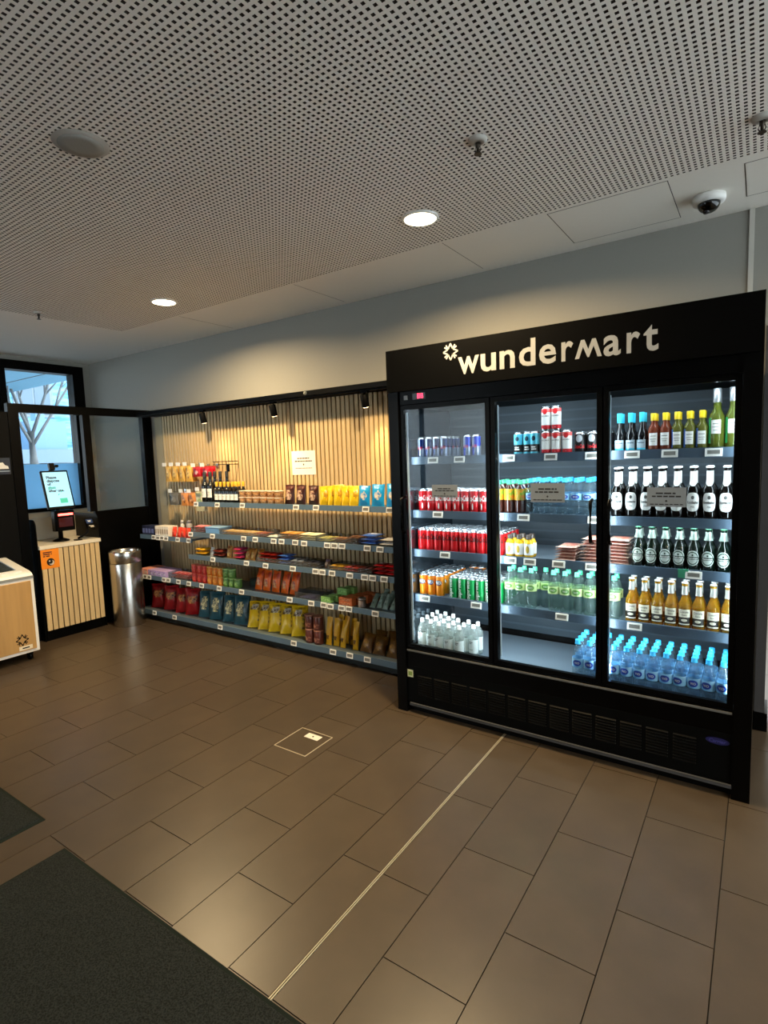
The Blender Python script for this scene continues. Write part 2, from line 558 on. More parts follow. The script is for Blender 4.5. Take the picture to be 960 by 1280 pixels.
# ================================================================== WALLS
YW = 3.75
struct('wall_back', MB().box(-7.2, 0.05, YW, YW + 0.2, 0, H + 0.05), m_wall)
struct('wall_beyond', MB().box(0.05, 4, 6.6, 6.8, 0, H + 0.05), M('beige far wall', '#a2937c', 0.8))
YF = -3.0                                               # wall behind the camera, with one window
m_brown = M('dim brown wall', '#4a4540', 0.8)
struct('wall_front', MB().box(-7.2, -6.6, YF - 0.2, YF, 0, H + 0.05).box(-3.9, 4.2, YF - 0.2, YF, 0, H + 0.05).box(-6.6, -3.9, YF - 0.2, YF, 0, 0.7).box(-6.6, -3.9, YF - 0.2, YF, 2.8, H + 0.05), m_brown)
mb = MB(); ya, yb_ = YF - 0.14, YF - 0.06
mb.box(-6.6, -3.9, ya, yb_, 0.7, 0.77).box(-6.6, -3.9, ya, yb_, 2.73, 2.8).box(-6.6, -6.54, ya, yb_, 0.77, 2.73).box(-3.96, -3.9, ya, yb_, 0.77, 2.73).box(-5.28, -5.22, ya, yb_, 0.77, 2.73)
wo = struct('window_2', mb, m_black)
MB().box(-6.54, -5.28, YF - 0.105, YF - 0.095, 0.77, 2.73).build('pane', m_pane, wo)
MB().box(-5.22, -3.96, YF - 0.105, YF - 0.095, 0.77, 2.73).build('pane', m_pane, wo)
# unseen right wall, its glazing added to let in daylight
mb = MB()
mb.box(4, 4.2, YF, 6.8, 0, 0.12).box(4, 4.2, YF, 6.8, 2.82, H + 0.05)
WY = [(-2.8, -0.6), (-0.4, 1.8), (2.0, 4.2), (4.4, 6.5)]
for y0, y1 in ((-3.0, -2.8), (-0.6, -0.4), (1.8, 2.0), (4.2, 4.4), (6.5, 6.8)): mb.box(4, 4.2, y0, y1, 0.12, 2.82)
struct('wall_right', mb, m_blackm)
for n, (y0, y1) in enumerate(WY):
    mb = MB(); ym = (y0 + y1) / 2
    mb.box(4.06, 4.14, y0, y1, 0.12, 0.19).box(4.06, 4.14, y0, y1, 2.75, 2.82).box(4.06, 4.14, y0, y0 + 0.06, 0.19, 2.75).box(4.06, 4.14, y1 - 0.06, y1, 0.19, 2.75).box(4.06, 4.14, ym - 0.03, ym + 0.03, 0.19, 2.75)
    wo = struct('window_%d' % (n + 3), mb, m_black)
    MB().box(4.095, 4.105, y0 + 0.06, ym - 0.03, 0.19, 2.75).build('pane', m_pane, wo)
    MB().box(4.095, 4.105, ym + 0.03, y1 - 0.06, 0.19, 2.75).build('pane', m_pane, wo)
mb = MB()
mb.box(-7.15, -6.95, 3.66, YW, 0, H)                    # pier by the corner
mb.box(-7.15, -6.95, 2.74, 3.66, 2.88, H)               # over the window
mb.box(-7.15, -6.95, 2.74, 3.66, 0, 1.16)               # under the window
struct('wall_left', mb, m_wall)
struct('wall_entrance', MB().box(-7.15, -6.95, -3.0, 0.6, 0, H).box(-7.15, -6.95, 2.62, 2.74, 0, H).box(-7.15, -6.95, 0.6, 2.62, 0, 0.08).box(-7.15, -6.95, 0.6, 2.62, 2.8, H), m_blackm)
mb = MB().box(-7.08, -7.0, 0.6, 0.68, 0.08, 2.8).box(-7.08, -7.0, 2.54, 2.62, 0.08, 2.8).box(-7.08, -7.0, 1.57, 1.65, 0.08, 2.8).box(-7.08, -7.0, 0.68, 1.57, 0.08, 0.2).box(-7.08, -7.0, 1.65, 2.54, 0.08, 0.2).box(-7.08, -7.0, 0.68, 1.57, 2.72, 2.8).box(-7.08, -7.0, 1.65, 2.54, 2.72, 2.8)
d1 = struct('door_1', mb, m_black)
MB().box(-7.045, -7.035, 0.68, 1.57, 0.2, 2.72).build('pane', m_pane, d1)
MB().box(-7.045, -7.035, 1.65, 2.54, 0.2, 2.72).build('pane', m_pane, d1)
struct('baseboard_back', MB().box(-0.01, 0.065, YW - 0.015, YW, 0, 0.11).box(0.05, 0.065, YW, YW + 0.2, 0, 0.11), m_black)
struct('trim_2', MB().box(0.0, 0.0495, YW - 0.01, YW - 0.0002, 0.11, 2.3), M('dark end board', '#3a3a3d', 0.6))
struct('trim_1', MB().box(-0.092, -0.068, YW - 0.012, YW, 2.0, H), M('pale cable duct', '#c6c3ba', 0.6))

# far window on the left
mb = MB()
mb.box(-7.08, -6.93, 3.53, 3.66, 1.16, 2.88).box(-7.08, -6.93, 2.74, 2.80, 1.16, 2.88)
mb.box(-7.08, -6.93, 2.80, 3.53, 2.78, 2.88).box(-7.08, -6.93, 2.80, 3.53, 1.16, 1.20)
w1 = struct('window_1', mb, m_black)
MB().box(-7.01, -7.0, 2.80, 3.53, 1.20, 2.78).build('pane', m_pane, w1)
MB().box(-6.998, -6.995, 2.80, 3.53, 1.20, 1.715).build('frosted_film', glassy('frosted film', '#c0dcec', haze=0.8, hazecol='#c2e4f7', rough=0.4, through=True), w1)

# ------------------------------------------------------------------ outside the window
m_out = M('pavement outside', '#8d9196', 0.9)
g = struct('ground_outside', MB().box(-45, -8.0, -20, 35, -0.4, -0.2), m_out)
sf = struct('soffit_outside', MB().box(-16, -7.2, -6, 5.1, 3.2, 3.5), M('daylight blue soffit', '#86bfdd', 0.8))  # blue cast of the daylight put into the soffit colour
for y in (4.5, 3.4): MB().box(-16, -7.2, y, y + 0.02, 3.196, 3.2).build('soffit_joint', m_seam, sf)
m_stone = M('pale stone', '#8cc4e6', 0.9, second='#5590b8', nscale=2.2, stretch=(1, 1, 4))  # stone tinted blue to carry the daylight's cast
b = thing('street_house', 'pale stone building with blue grey windows across the street', 'building', (-19, 8, -0.2))
mb = MB().box(0, 1, -8, 9, 0, 9)
mb.build('wall', m_stone, b)
m_hw = M('house window glass', '#5d7486', 0.15)
for yy in (-4.6, -2.4, -0.6, 1.6):
    for zz in (1.0, 3.4, 6.0):
        f_ = MB().box(1.0, 1.04, yy, yy + 1.1, zz, zz + 1.5).build('window', M('house frame', '#7d8d99', 0.6), b)
        MB().box(1.03, 1.06, yy + 0.1, yy + 0.52, zz + 0.1, zz + 1.4).build('pane', m_hw, f_)
        MB().box(1.03, 1.06, yy + 0.58, yy + 1.0, zz + 0.1, zz + 1.4).build('pane', m_hw, f_)
wl = thing('garden_wall', 'low stone wall with blue grey coping across the street', 'wall', (-15.5, 8, -0.2))
MB().box(0, 0.3, -7, 9, 0, 2.0).build('stones', M('rubble stone', '#9aa0a2', 0.9, second='#4a4d4c', nscale=5), wl)
MB().box(-0.05, 0.35, -7, 9, 2.0, 2.35).build('coping', M('coping', '#7890a5', 0.7), wl)
sh = thing('utility_box', 'blue grey utility box with a small chimney behind the street wall', 'utility box', (-15.9, 7.05, 1.9))
MB().box(-0.8, 0.3, -0.35, 0.6, -2.1, 1.0).build('casing', M('box blue', '#6f93b5', 0.6), sh)
MB().box(-0.3, 0.0, 0.0, 0.22, 1.0, 1.4).build('flue', M('box blue', '#6f93b5', 0.6), sh)
tr_rnd = random.Random(11)
tree = thing('bare_tree', 'bare winter tree standing outside the window', 'tree', (-12, 5.2, -0.2))
def limb(mb, p, d, L, r, depth):
    pts = [p]
    q = Vector(p); dd = Vector(d).normalized()
    for i in range(4):
        dd = (dd + Vector((tr_rnd.uniform(-.12, .12), tr_rnd.uniform(-.12, .12), 0.04))).normalized()
        q = q + dd * L / 4; pts.append(q.copy())
    mb.tube(pts, r, 6, 0, r * 0.6)
    if depth > 0:
        for k in range(4 if depth > 1 else 5):
            i = tr_rnd.choice((2, 3, 4)); ang = tr_rnd.uniform(0, 2 * PI); sp = tr_rnd.uniform(0.5, 0.95)
            nd = (dd + sp * Vector((math.cos(ang), math.sin(ang), tr_rnd.uniform(0, .5)))).normalized()
            limb(mb, pts[i], nd, L * 0.68, r * 0.5, depth - 1)
mb = MB().tube([(0, 0, 0), (0.03, 0.01, 1), (-0.02, 0.02, 2.0), (0, 0, 2.6)], 0.085, 10, 0, 0.07)
m_bark = M('pale bark', '#6f7477', 0.9, noise=0.3, nscale=8)
tk = mb.build('trunk', m_bark, tree)
for k, (dx, dy) in enumerate(((0.1, 0.55), (0.2, -0.6), (-0.3, 0.12), (0.3, 0.25), (0.0, -0.25))):
    mb = MB(); limb(mb, (0, 0, 2.3 + 0.06 * k), (dx, dy, 0.9), 1.8, 0.032, 3)
    mb.build('branch', m_bark, tree)

# ================================================================== PARTITION by the till
XP = -5.75
pt = thing('glass_partition', 'black framed glass partition behind the checkout kiosk', 'partition', (XP, 2.3, 0))
def pb(name, y0, y1, z0, z1, mt=m_black, d=0.03):
    return MB().box(-d, d, y0 - 2.3, y1 - 2.3, z0, z1).build(name, mt, pt)
pb('post', 2.30, 2.39, 0, 2.19); pb('post', 3.63, 3.74, 0, 2.19, d=0.035)
pb('post', 2.975, 3.05, 1.2, 2.19)
pb('top_rail', 2.30, 3.74, 2.19, 2.27)
pb('lower_panel', 3.03, 3.63, 0, 1.2, d=0.02)
pb('pane', 3.05, 3.63, 1.2, 2.19, m_pane, 0.004)
pb('side_panel', 0.9, 2.30, 0, 2.19, m_blackm, 0.02)
t = thing('wall_sign', 'small dark blue sign with a white mark on the black panel', 'sign', (XP + 0.021, 2.19, 1.62))
MB().box(0, 0.006, -0.16, 0.09, 0.0, 0.15).build('plate', M('navy sign', '#16243a', 0.5), t)
MB().prism([(-0.02, 0.05), (0.075, 0.05), (0.07, 0.075), (0.045, 0.085), (0.03, 0.11), (0.0, 0.105), (-0.02, 0.08)], 'x', 0.006, 0.008).build('white_mark', m_white, t)
MB().box(0.006, 0.008, -0.02, 0.08, 0.025, 0.034).build('text_line', M('sign grey', '#8fa0b5', 0.5), t)

# ------------------------------------------------------------------ kiosk
KX = -5.62
k = thing('checkout_kiosk', 'self checkout counter with vertical oak slats and white top', 'kiosk', (KX, 2.40, 0))
KW = 0.61
MB().box(-0.5, -0.03, 0.02, KW - 0.02, 0.0, 0.1).build('plinth', m_black, k)
MB().box(-0.5, -0.016, 0.012, KW - 0.012, 0.1, 0.895).build('body', m_black, k)
for i in range(11):
    y = 0.022 + i * 0.0517
    MB().cbox(-0.014, 0.0, y, y + 0.043, 0.105, 0.893, 0.002).build('slat', m_oakslat, k)
MB().cbox(-0.5, 0.008, 0.01, KW - 0.01, 0.895, 0.93, 0.004).build('counter_top', M('cream counter', '#ded6c4', 0.4), k)
def wing(y):
    prof = [(-0.5, 0.0), (-0.02, 0.0), (-0.02, 1.08)] + [(-0.08 + 0.06 * math.cos(a), 1.12 + 0.06 * math.sin(a)) for a in [i * PI / 2 / 6 for i in range(7)]] + [(-0.5, 1.18)]
    MB().prism(prof, 'y', y, y + 0.01).build('side_wing', m_black, k)
wing(0.0); wing(KW - 0.01)
MB().box(-0.495, -0.48, 0.011, KW - 0.011, 0.931, 1.16).build('back_board', M('cream board', '#b8ad98', 0.7), k)
t = thing('orange_poster', 'orange poster with dark lettering and a camera lens picture on the kiosk', 'poster', (KX + 0.001, 2.415, 0.705))
MB().box(0, 0.0015, 0.0, 0.165, 0.0, 0.185).build('sheet', M('orange paper', '#ee8a12', 0.6), t)
mb = MB()
for z, ws in ((0.152, (0.08,)), (0.134, (0.062, 0.01)), (0.116, (0.018, 0.032))):
    y = 0.022
    for q in ws: mb.box(0.0015, 0.002, y, y + q, z, z + 0.011); y += q + 0.008
o = mb.build('printed_lines', M('poster ink', '#3a0f12', 0.6), t); o['kind'] = 'stuff'
mb = MB()
def disc(mb, y, z, r, x, mi, n=20, sq=1.0):
    vs = [(x, y + r * math.cos(2 * PI * a / n), z + sq * r * math.sin(2 * PI * a / n)) for a in range(n)]
    mb.add(vs, [tuple(range(n))], mi)
disc(mb, 0.085, 0.062, 0.036, 0.0022, 0); disc(mb, 0.093, 0.055, 0.024, 0.0026, 1); disc(mb, 0.083, 0.064, 0.02, 0.003, 0); disc(mb, 0.075, 0.072, 0.008, 0.0034, 1)
mb.build('lens_picture', [M('lens black', '#17120f', 0.4), M('lens glint', '#cbbcae', 0.4)], t)

# scanner, screen and card terminal on the counter
d = thing('self_checkout_terminal', 'tilted touch screen with red lit scanner standing on the oak slat counter', 'terminal', (-5.80, 2.70, 0.931))
MB().lathe([(0.075, 0), (0.075, 0.012), (0.03, 0.03)], 20).build('foot', m_black, d)
MB().tube([(0, 0, 0.02), (-0.005, 0, 0.2), (-0.02, 0, 0.45)], 0.022, 10).build('pole', m_black, d)
sn = MB().cbox(0.025, 0.11, -0.09, 0.1, 0.11, 0.315, 0.012).build('scanner', m_black, d)
MB().box(0.11, 0.112, -0.06, 0.075, 0.15, 0.24).build('scan_window', M('scan glass', '#2a0606', 0.1, emit=0.5), sn)
MB().box(0.1105, 0.1135, -0.06, 0.08, 0.262, 0.282).build('red_light_bar', M('red scan light', '#ff4038', 0.4, emit=6.0), sn)
scr = MB().cbox(-0.012, 0.018, -0.125, 0.13, 0.0, 0.39, 0.006).build('screen', m_black, d, (0.06, 0.0, 0.33))
scr.rotation_euler = (0, -0.30, -0.05)
m_scr = M('lit screen', '#8fd4ee', 0.4, emit=0.42)
MB().box(0.0182, 0.019, -0.11, 0.115, 0.018, 0.372).build('display', m_scr, scr)
mb = MB()
for i, (s, mi) in enumerate((('Please', 0), ('dispose', 0), ('of', 0), ('glass', 1), ('after use.', 0))):
    v, f = text_geo(s, 0.038, 0.0016, align='LEFT')
    side_text(mb, [(p[0] - 0.085, p[1] + 0.305 - i * 0.034) for p in v], f, 0.0195, mi)
mb.build('screen_text', [M('screen ink', '#1c2f48', 0.5), M('screen teal', '#2f9f93', 0.5, emit=0.2)], scr)
mb = MB()
mb.box(0.0194, 0.0197, -0.0, 0.07, 0.05, 0.1).prism([(0.02, 0.16), (0.026, 0.16), (0.04, 0.185), (0.034, 0.185)], 'x', 0.0194, 0.0197).prism([(-0.01, 0.13), (-0.004, 0.145), (0.01, 0.15), (0.0, 0.135)], 'x', 0.0194, 0.0197)
mb.build('bin_picture', M('teal ink', '#36b39c', 0.5, emit=0.3), scr)
cm_ = MB().cbox(-0.02, 0.02, -0.03, 0.02, 0.40, 0.47, 0.004).build('sensor', m_black, scr)
MB().box(0.0, 0.03, 0.02, 0.05, 0.425, 0.445).build('sensor_arm', m_black, cm_)
c = thing('card_terminal', 'card payment terminal on a bent arm beside the checkout screen', 'card reader', (-5.69, 2.83, 0.9315))
MB().tube([(0, -0.02, 0.016), (0.03, 0.03, 0.045), (0.04, 0.06, 0.07), (0.05, 0.085, 0.13)], 0.010, 8).build('arm', m_black, c)
MB().lathe([(0.04, 0), (0.04, 0.008)], 16, cy=-0.02).build('foot', m_black, c)
tm = MB().cbox(-0.012, 0.02, -0.04, 0.045, -0.01, 0.11, 0.008).build('reader', m_black, c, (0.03, 0.10, 0.10))
tm.rotation_euler = (0, -0.5, 0)
MB().box(0.0202, 0.021, -0.03, 0.033, 0.055, 0.1).build('screen', M('reader screen', '#20304e', 0.3, emit=0.3), tm)
v, f = text_geo('w', 0.05, 0.001)
side_text(MB(), fit(v, 0.035, 0.02, 0.001, 0.078), f, 0.0215).build('logo', m_white, tm)
MB().box(0.0202, 0.0215, -0.02, 0.03, 0.008, 0.03).build('key_strip', M('reader keys', '#b4ad9e', 0.5), tm)

# ------------------------------------------------------------------ waste bin
t = thing('waste_bin', 'round brushed steel waste bin between the kiosk and the snack shelves', 'bin', (-5.475, 3.165, 0))
MB().lathe([(0.153, 0), (0.155, 0.01), (0.155, 0.655), (0.152, 0.66)], 40, cap=False).build('body', m_chrome, t)
MB().lathe([(0.1525, 0.663), (0.157, 0.666), (0.157, 0.775), (0.152, 0.785), (0.146, 0.785), (0.143, 0.77), (0.141, 0.70), (0.0, 0.70)], 40, cap=False).build('lid_ring', m_chrome, t)
MB().lathe([(0.15, 0.0), (0.15, 0.012)], 32).build('foot_ring', m_black, t)

# ------------------------------------------------------------------ chest freezer
fz = thing('chest_freezer', 'white chest freezer with oak front panel and sliding glass lids', 'freezer', (-5.2, 2.16, 0))
FL = 1.5
prof = [(0.0, 0.08), (0.0, 0.74), (-0.02, 0.765), (-0.06, 0.78), (-0.5, 0.86), (-0.535, 0.86), (-0.535, 0.08)]
MB().prism(prof, 'y', -FL, 0.0).build('body', m_white, fz)
MB().cbox(0, 0.008, -FL + 0.03, -0.025, 0, 0.60, 0.004).xf(Matrix.Translation((0, 0, 0.105))).build('front_panel', M('oak laminate', '#b48d55', 0.5, noise=0.3, nscale=3, stretch=(6, 6, 0.5)), fz)
MB().box(0.0, 0.006, -FL, 0.0, 0.722, 0.745).build('trim_strip', M('freezer grey', '#8d918f', 0.4), fz)
for a, b2 in ((-FL + 0.05, -0.76), (-0.74, -0.06)):
    mb = MB(); e = 0.03
    q = lambda x, up: (x, 0.771 + (-x - 0.02) * 0.182 + up)
    def slab(x0, x1, y0, y1, name, mt, par=None, z0=0.001, z1=0.016):
        return MB().prism([q(x0, z0), q(x1, z0), q(x1, z1), q(x0, z1)], 'y', y0, y1).build(name, mt, par)
    lid = slab(-0.085, -0.055, a, b2, 'lid', m_white, fz)
    slab(-0.47, -0.44, a, b2, 'lid_rail', m_white, lid)
    slab(-0.44, -0.085, a, a + e, 'lid_rail', m_white, lid); slab(-0.44, -0.085, b2 - e, b2, 'lid_rail', m_white, lid)
    slab(-0.44, -0.085, a + e, b2 - e, 'glass', M('freezer lid glass', '#39444a', 0.08), lid, 0.002, 0.008)
for y in (-0.06, -FL + 0.08):
    for x in (-0.06, -0.47):
        MB().lathe([(0.028, -0.014), (0.03, 0.0), (0.028, 0.014)], 14).xf(Matrix.Translation((x, y, 0.031)) @ Matrix.Rotation(PI / 2, 4, 'X')).build('caster', m_black, fz)
        MB().box(x - 0.02, x + 0.02, y - 0.02, y + 0.02, 0.05, 0.08).build('caster_fork', m_blackm, fz)
def burst(mb, cy, cz, r, th, place, mi=0):
    """the shop's star mark: four W shapes round a centre"""
    for k4 in range(4):
        ca, sa = math.cos(k4 * PI / 2), math.sin(k4 * PI / 2)
        pts = [(-0.62, 0.80), (-0.36, 0.36), (-0.02, 0.98), (0.02, 0.98), (0.36, 0.36), (0.62, 0.80)]
        pts = [(-0.60, 0.82), (-0.30, 0.34), (0.0, 1.0), (0.30, 0.34), (0.60, 0.82)]
        for a, b2 in zip(pts[:-1], pts[1:]):
            (x0, y0), (x1, y1) = a, b2
            L = math.hypot(x1 - x0, y1 - y0); nx, ny = -(y1 - y0) / L * th, (x1 - x0) / L * th
            qd = [(x0 + nx, y0 + ny), (x1 + nx, y1 + ny), (x1 - nx, y1 - ny), (x0 - nx, y0 - ny)]
            mb.add([place(cy + r * (p[0] * ca - p[1] * sa), cz + r * (p[0] * sa + p[1] * ca)) for p in qd], [(0, 1, 2, 3)], mi)
    return mb
burst(MB(), -0.135, 0.205, 0.05, 0.075, lambda a, b2: (0.0092, a, b2)).build('star_logo', m_black, fz)
lb = MB().box(0.008, 0.0095, -0.165, -0.06, 0.115, 0.15).build('name_label', M('label cream', '#e6d9c0', 0.6), fz)
MB().box(0.0095, 0.01, -0.14, -0.085, 0.127, 0.138).build('label_text', m_dark, lb)

# ================================================================== SLAT PANEL AND CORNICE
sp_ = thing('slat_wall_panel', 'wall panel of upright pale oak slats behind the snack shelves', 'wall panel', (-5.62, 3.70, 0))
MB().box(0.0, 3.68, 0.03, 0.049, 0.02, 2.185).build('backing_board', m_dark, sp_)
MB().box(0.0, 0.13, 0.018, 0.0295, 0.02, 2.185).build('end_board', M('pale end board', '#a69b80', 0.7), sp_)
sl = MB().cbox(0, 0.0345, 0.012, 0.0295, 0.02, 2.185, 0.0015).mesh('slat', m_oakslat)
for i in range(73):
    link('slat', sl, sp_, (0.145 + 0.0485 * i, 0, 0))
cn = thing('cornice_shelf', 'black light shelf running above the slat panel', 'cornice', (-5.62, 3.5, 2.19))
MB().cbox(0.0, 3.68, 0.0, 0.245, 0.0, 0.04, 0.003).build('board', m_black, cn)
MB().box(0.0, 3.68, 0.04, 0.075, -0.012, -0.0002).build('light_track', m_blackm, cn)
def spotlight(x, tx, tz, label):
    t = thing('spotlight', label, 'spotlight', (x, 3.555, 2.178), 'black track spotlights under the cornice')
    MB().box(-0.03, 0.03, -0.016, 0.016, -0.014, -0.0003).build('track_adapter', m_blackm, t)
    MB().tube([(0, 0, -0.012), (0, 0, -0.035)], 0.006, 8).build('stem', m_blackm, t)
    hd = MB().lathe([(0.026, 0.05), (0.03, 0.045), (0.03, -0.045), (0.027, -0.05)], 20).build('housing', m_blackm, t, (0, 0, -0.075))
    hd.rotation_euler = (math.radians(14), 0, 0)
    MB().lathe([(0.023, -0.0505), (0.023, -0.052)], 18).build('lens', M('warm lens', '#ffd9a0', 0.4, emit=6.0), hd)
    ld = bpy.data.lights.new('spot_beam', 'SPOT')
    ld.energy = SPOT_W; ld.color = (1.0, 0.62, 0.25); ld.spot_size = math.radians(75); ld.spot_blend = 0.9; ld.shadow_soft_size = 0.03
    lo = bpy.data.objects.new('spot_beam', ld); COL.objects.link(lo); lo.parent = t
    lo.location = (0, 0, -0.14)
    dv = Vector((tx - x, 3.7 - 3.555, tz - 2.03))
    lo.rotation_euler = dv.to_track_quat('-Z', 'Y').to_euler()
spotlight(-4.566, -4.25, 1.35, 'black spotlight under the cornice on the partition side')
spotlight(-3.593, -3.55, 1.2, 'black spotlight under the cornice above the white notice')
spotlight(-2.587, -2.45, 1.5, 'black spotlight under the cornice on the fridge side')
t = thing('smoke_sensor', 'tiny pale sensor on the cornice edge between two spotlights', 'sensor', (-3.152, 3.4995, 2.21))
MB().lathe([(0.016, 0.0), (0.014, 0.012), (0.006, 0.018)], 14).xf(Matrix.Rotation(PI / 2, 4, 'X')).build('body', M('sensor grey', '#8c8f8a', 0.5), t)
t = thing('paper_notice', 'white paper notice on the oak slats', 'notice', (-3.405, 3.7105, 1.525))
MB().box(-0.142, 0.142, -0.001, 0.0, 0, 0.215).build('sheet', M('paper', '#efe9e2', 0.7), t)
def word_bars(x0, x1, z, hgt, seed, y):
    r = random.Random(seed); mb = MB(); x = x0
    while x < x1 - 0.004:
        w_ = min(r.uniform(0.012, 0.032), x1 - x)
        mb.box(x, x + w_, y - 0.0004, y, z, z + hgt); x += w_ + 0.005
    return mb
m_ink = M('notice ink', '#4a4744', 0.7)
m_ink2 = M('notice ink black', '#1c1a18', 0.7)
for i, (a, b2, z, hh) in enumerate(((-0.075, 0.07, 0.142, 0.011), (-0.105, 0.1, 0.116, 0.012), (-0.1, 0.1, 0.056, 0.007))):
    o = word_bars(a, b2, z, hh, 5 + i, -0.0011).build('text_line', m_ink, t); o['kind'] = 'stuff'
MB().prism([(-0.01, 0.092), (0, 0.081), (0.01, 0.092), (0, 0.103)], 'y', -0.0014, -0.0011).build('diamond_mark', m_ink, t)

# ================================================================== SNACK SHELVING
GX0, GX1 = -5.62, -1.955
gd = thing('snack_shelving', 'long grey steel shop shelving full of snacks under the slat panel', 'shelving', (GX0, 3.69, 0))
def G(mb, name, mt, par=None):
    o = mb.build(name, mt, par if par is not None else gd)
    if par is None: pass
    return o
def gbox(x0, x1, y0, y1, z0, z1, name, mt, par=None):
    return MB().box(x0 - GX0, x1 - GX0, y0 - 3.69, y1 - 3.69, z0, z1).build(name, mt, par if par is not None else gd)
gbox(GX0, GX1, 3.40, 3.689, 0.0, 0.055, 'kick_plate', m_greykick)
TAGM = MB().cbox(-0.033, 0.033, -0.006, 0.0, -0.021, 0.021, 0.002).box(-0.024, 0.024, -0.0066, -0.0058, -0.011, 0.012, 1).mesh('price_tag', [m_tagw, m_tagd])
def gshelf(x0, x1, yl, deck, tags, lip=0.045, thick=0.02):
    s = gbox(x0, x1, yl + 0.012, 3.66, deck - thick, deck, 'shelf', m_shelf)
    gbox(x0, x1, yl, yl + 0.0115, deck - lip + 0.01, deck + 0.01, 'price_rail', m_rail, s)
    for x in tags:
        o = link('price_tag', TAGM, s, (x - GX0, yl - 3.69 - 0.0005, deck - 0.013 + RND.uniform(-.002, .002)))
        o.rotation_euler = (math.radians(-8), 0, 0)
    return s
Z1, Z2, Z3, ZA, Z4, Z5 = 1.275, 0.985, 0.765, 0.912, 0.485, 0.105
gshelf(-4.62, GX1, 3.425, Z1, [-4.588, -4.269, -3.918, -3.251, -3.027, -2.519, -2.296])
gshelf(-4.63, GX1, 3.345, Z2, [-4.595, -4.268, -3.836, -3.686, -3.457, -3.362, -3.204, -3.105, -2.855, -2.781, -2.705, -2.459, -2.341])
gshelf(-5.53, -4.65, 3.385, ZA, [-5.278, -5.2, -5.13, -5.06, -4.866, -4.69])
gshelf(-4.63, GX1, 3.325, Z3, [-4.259, -3.796, -3.552, -3.228, -2.975, -2.902, -2.802, -2.624, -2.48, -2.405, -2.3])
gshelf(-5.6, GX1, 3.345, Z4, [-5.566, -5.494, -5.422, -5.35, -5.09, -5.015, -4.847, -4.679, -4.48, -4.219, -3.907, -3.303, -3.058, -2.923, -2.851, -2.735, -2.662, -2.407])
gshelf(-5.6, GX1, 3.345, Z5, [-5.304, -4.956, -4.242, -3.282, -2.846, -2.673, -2.499], 0.05, 0.03)

# ---- bags, tubs, boxes, bottles ------------------------------------------------
def bag_mesh(name, w_, h_, d_, mats, mf, seed=0, crimp=0.06, nx=12, nz=14):
    r = random.Random(seed)
    ph = [r.uniform(0, 6.28) for _ in range(6)]
    V = []; F = []; MI = []
    def P(i, j, side):
        u = -1 + 2 * i / nx; v = j / nz
        e = max(0.0, min(1.0, (v - crimp) / (1 - 2 * crimp))) if crimp < v < 1 - crimp else 0.0
        body = (math.sin(PI * e) ** 0.55 if e > 0 else 0.0) * (1 - abs(u) ** 3.0)
        wob = 0.10 * math.sin(7 * u + ph[0] + 5 * v) * body + 0.07 * math.sin(13 * v + ph[1] + 3 * u) * body
        y = side * (d_ / 2 * (body + wob) + 0.0006)
        x = u * w_ / 2 * (1 - 0.07 * math.sin(PI * v) + 0.012 * math.sin(9 * v + ph[2]))
        z = h_ * v + (0.01 * h_ * math.sin(4 * u + ph[3]) if j == nz else 0.0)
        return (x, y, z)
    for si, side in enumerate((-1, 1)):
        k0 = len(V)
        for j in range(nz + 1):
            for i in range(nx + 1): V.append(P(i, j, side))
        for j in range(nz):
            for i in range(nx):
                q = k0 + j * (nx + 1) + i
                F.append((q, q + 1, q + nx + 2, q + nx + 1))
                MI.append(mf(-1 + 2 * (i + 0.5) / nx, (j + 0.5) / nz))
    n1 = (nx + 1) * (nz + 1)
    for j in range(nz):
        for i in (0, nx):
            q = j * (nx + 1) + i
            F.append((q, q + nx + 1, q + nx + 1 + n1, q + n1)); MI.append(0)
    mb = MB(); mb.add(V, F, MI, True)
    return mb.mesh(name, mats)

def pm(name, a, b2=None, rough=0.35, sc_=14):
    fo = name.startswith(('foil', 'print', 'picture'))
    return M(name, a, rough, second=b2, nscale=sc_, bump=0.9 if fo else 0) if b2 else M(name, a, 0.28 if fo else rough, bump=1.0 if fo else 0, nscale=26)

def zones(top=0.75, cx=0.0, cz=0.45, rx=0.55, rz=0.22, low=0.12, low_mi=0):
    def f(u, v):
        if v > 0.94 or v < 0.06: return 0
        if ((u - cx) / rx) ** 2 + ((v - cz) / rz) ** 2 < 1: return 2
        if v > top: return 1
        if v < low: return low_mi
        return 0
    return f

def bag(name, w_, h_, d_, c0, c1, c2, mf, seed=0, cat='snack bag'):
    nm = name + c0 + c1 + c2
    ms = [pm('foil ' + c0 + c1, c0, None), pm('print ' + c1 + c0, c1, c0, 0.35, 26), pm('picture ' + c2 + c1, c2, c1, 0.35, 34)]
    return Item(name, bag_mesh(nm, w_, h_, d_, ms, mf, seed), [], cat)

def row(item, xs, y, z, label, group, lean=-0.12, dy=0.0, n=1, rz=0.0, jit=0.06, ends=None):
    base = label
    for ix, x in enumerate(xs):
        label = ends[0] if ends and ix == 0 else ends[1] if ends and ix == len(xs) - 1 else base
        for k_ in range(n):
            sc_ = RND.uniform(0.93, 1.0)
            item.put((x, y + k_ * dy + RND.uniform(0, 0.012), z), label, group, rot=(lean + RND.uniform(-0.09, 0.07), 0, rz + RND.uniform(-jit, jit)), scale=(sc_, 1.0, RND.uniform(0.93, 1.02)))

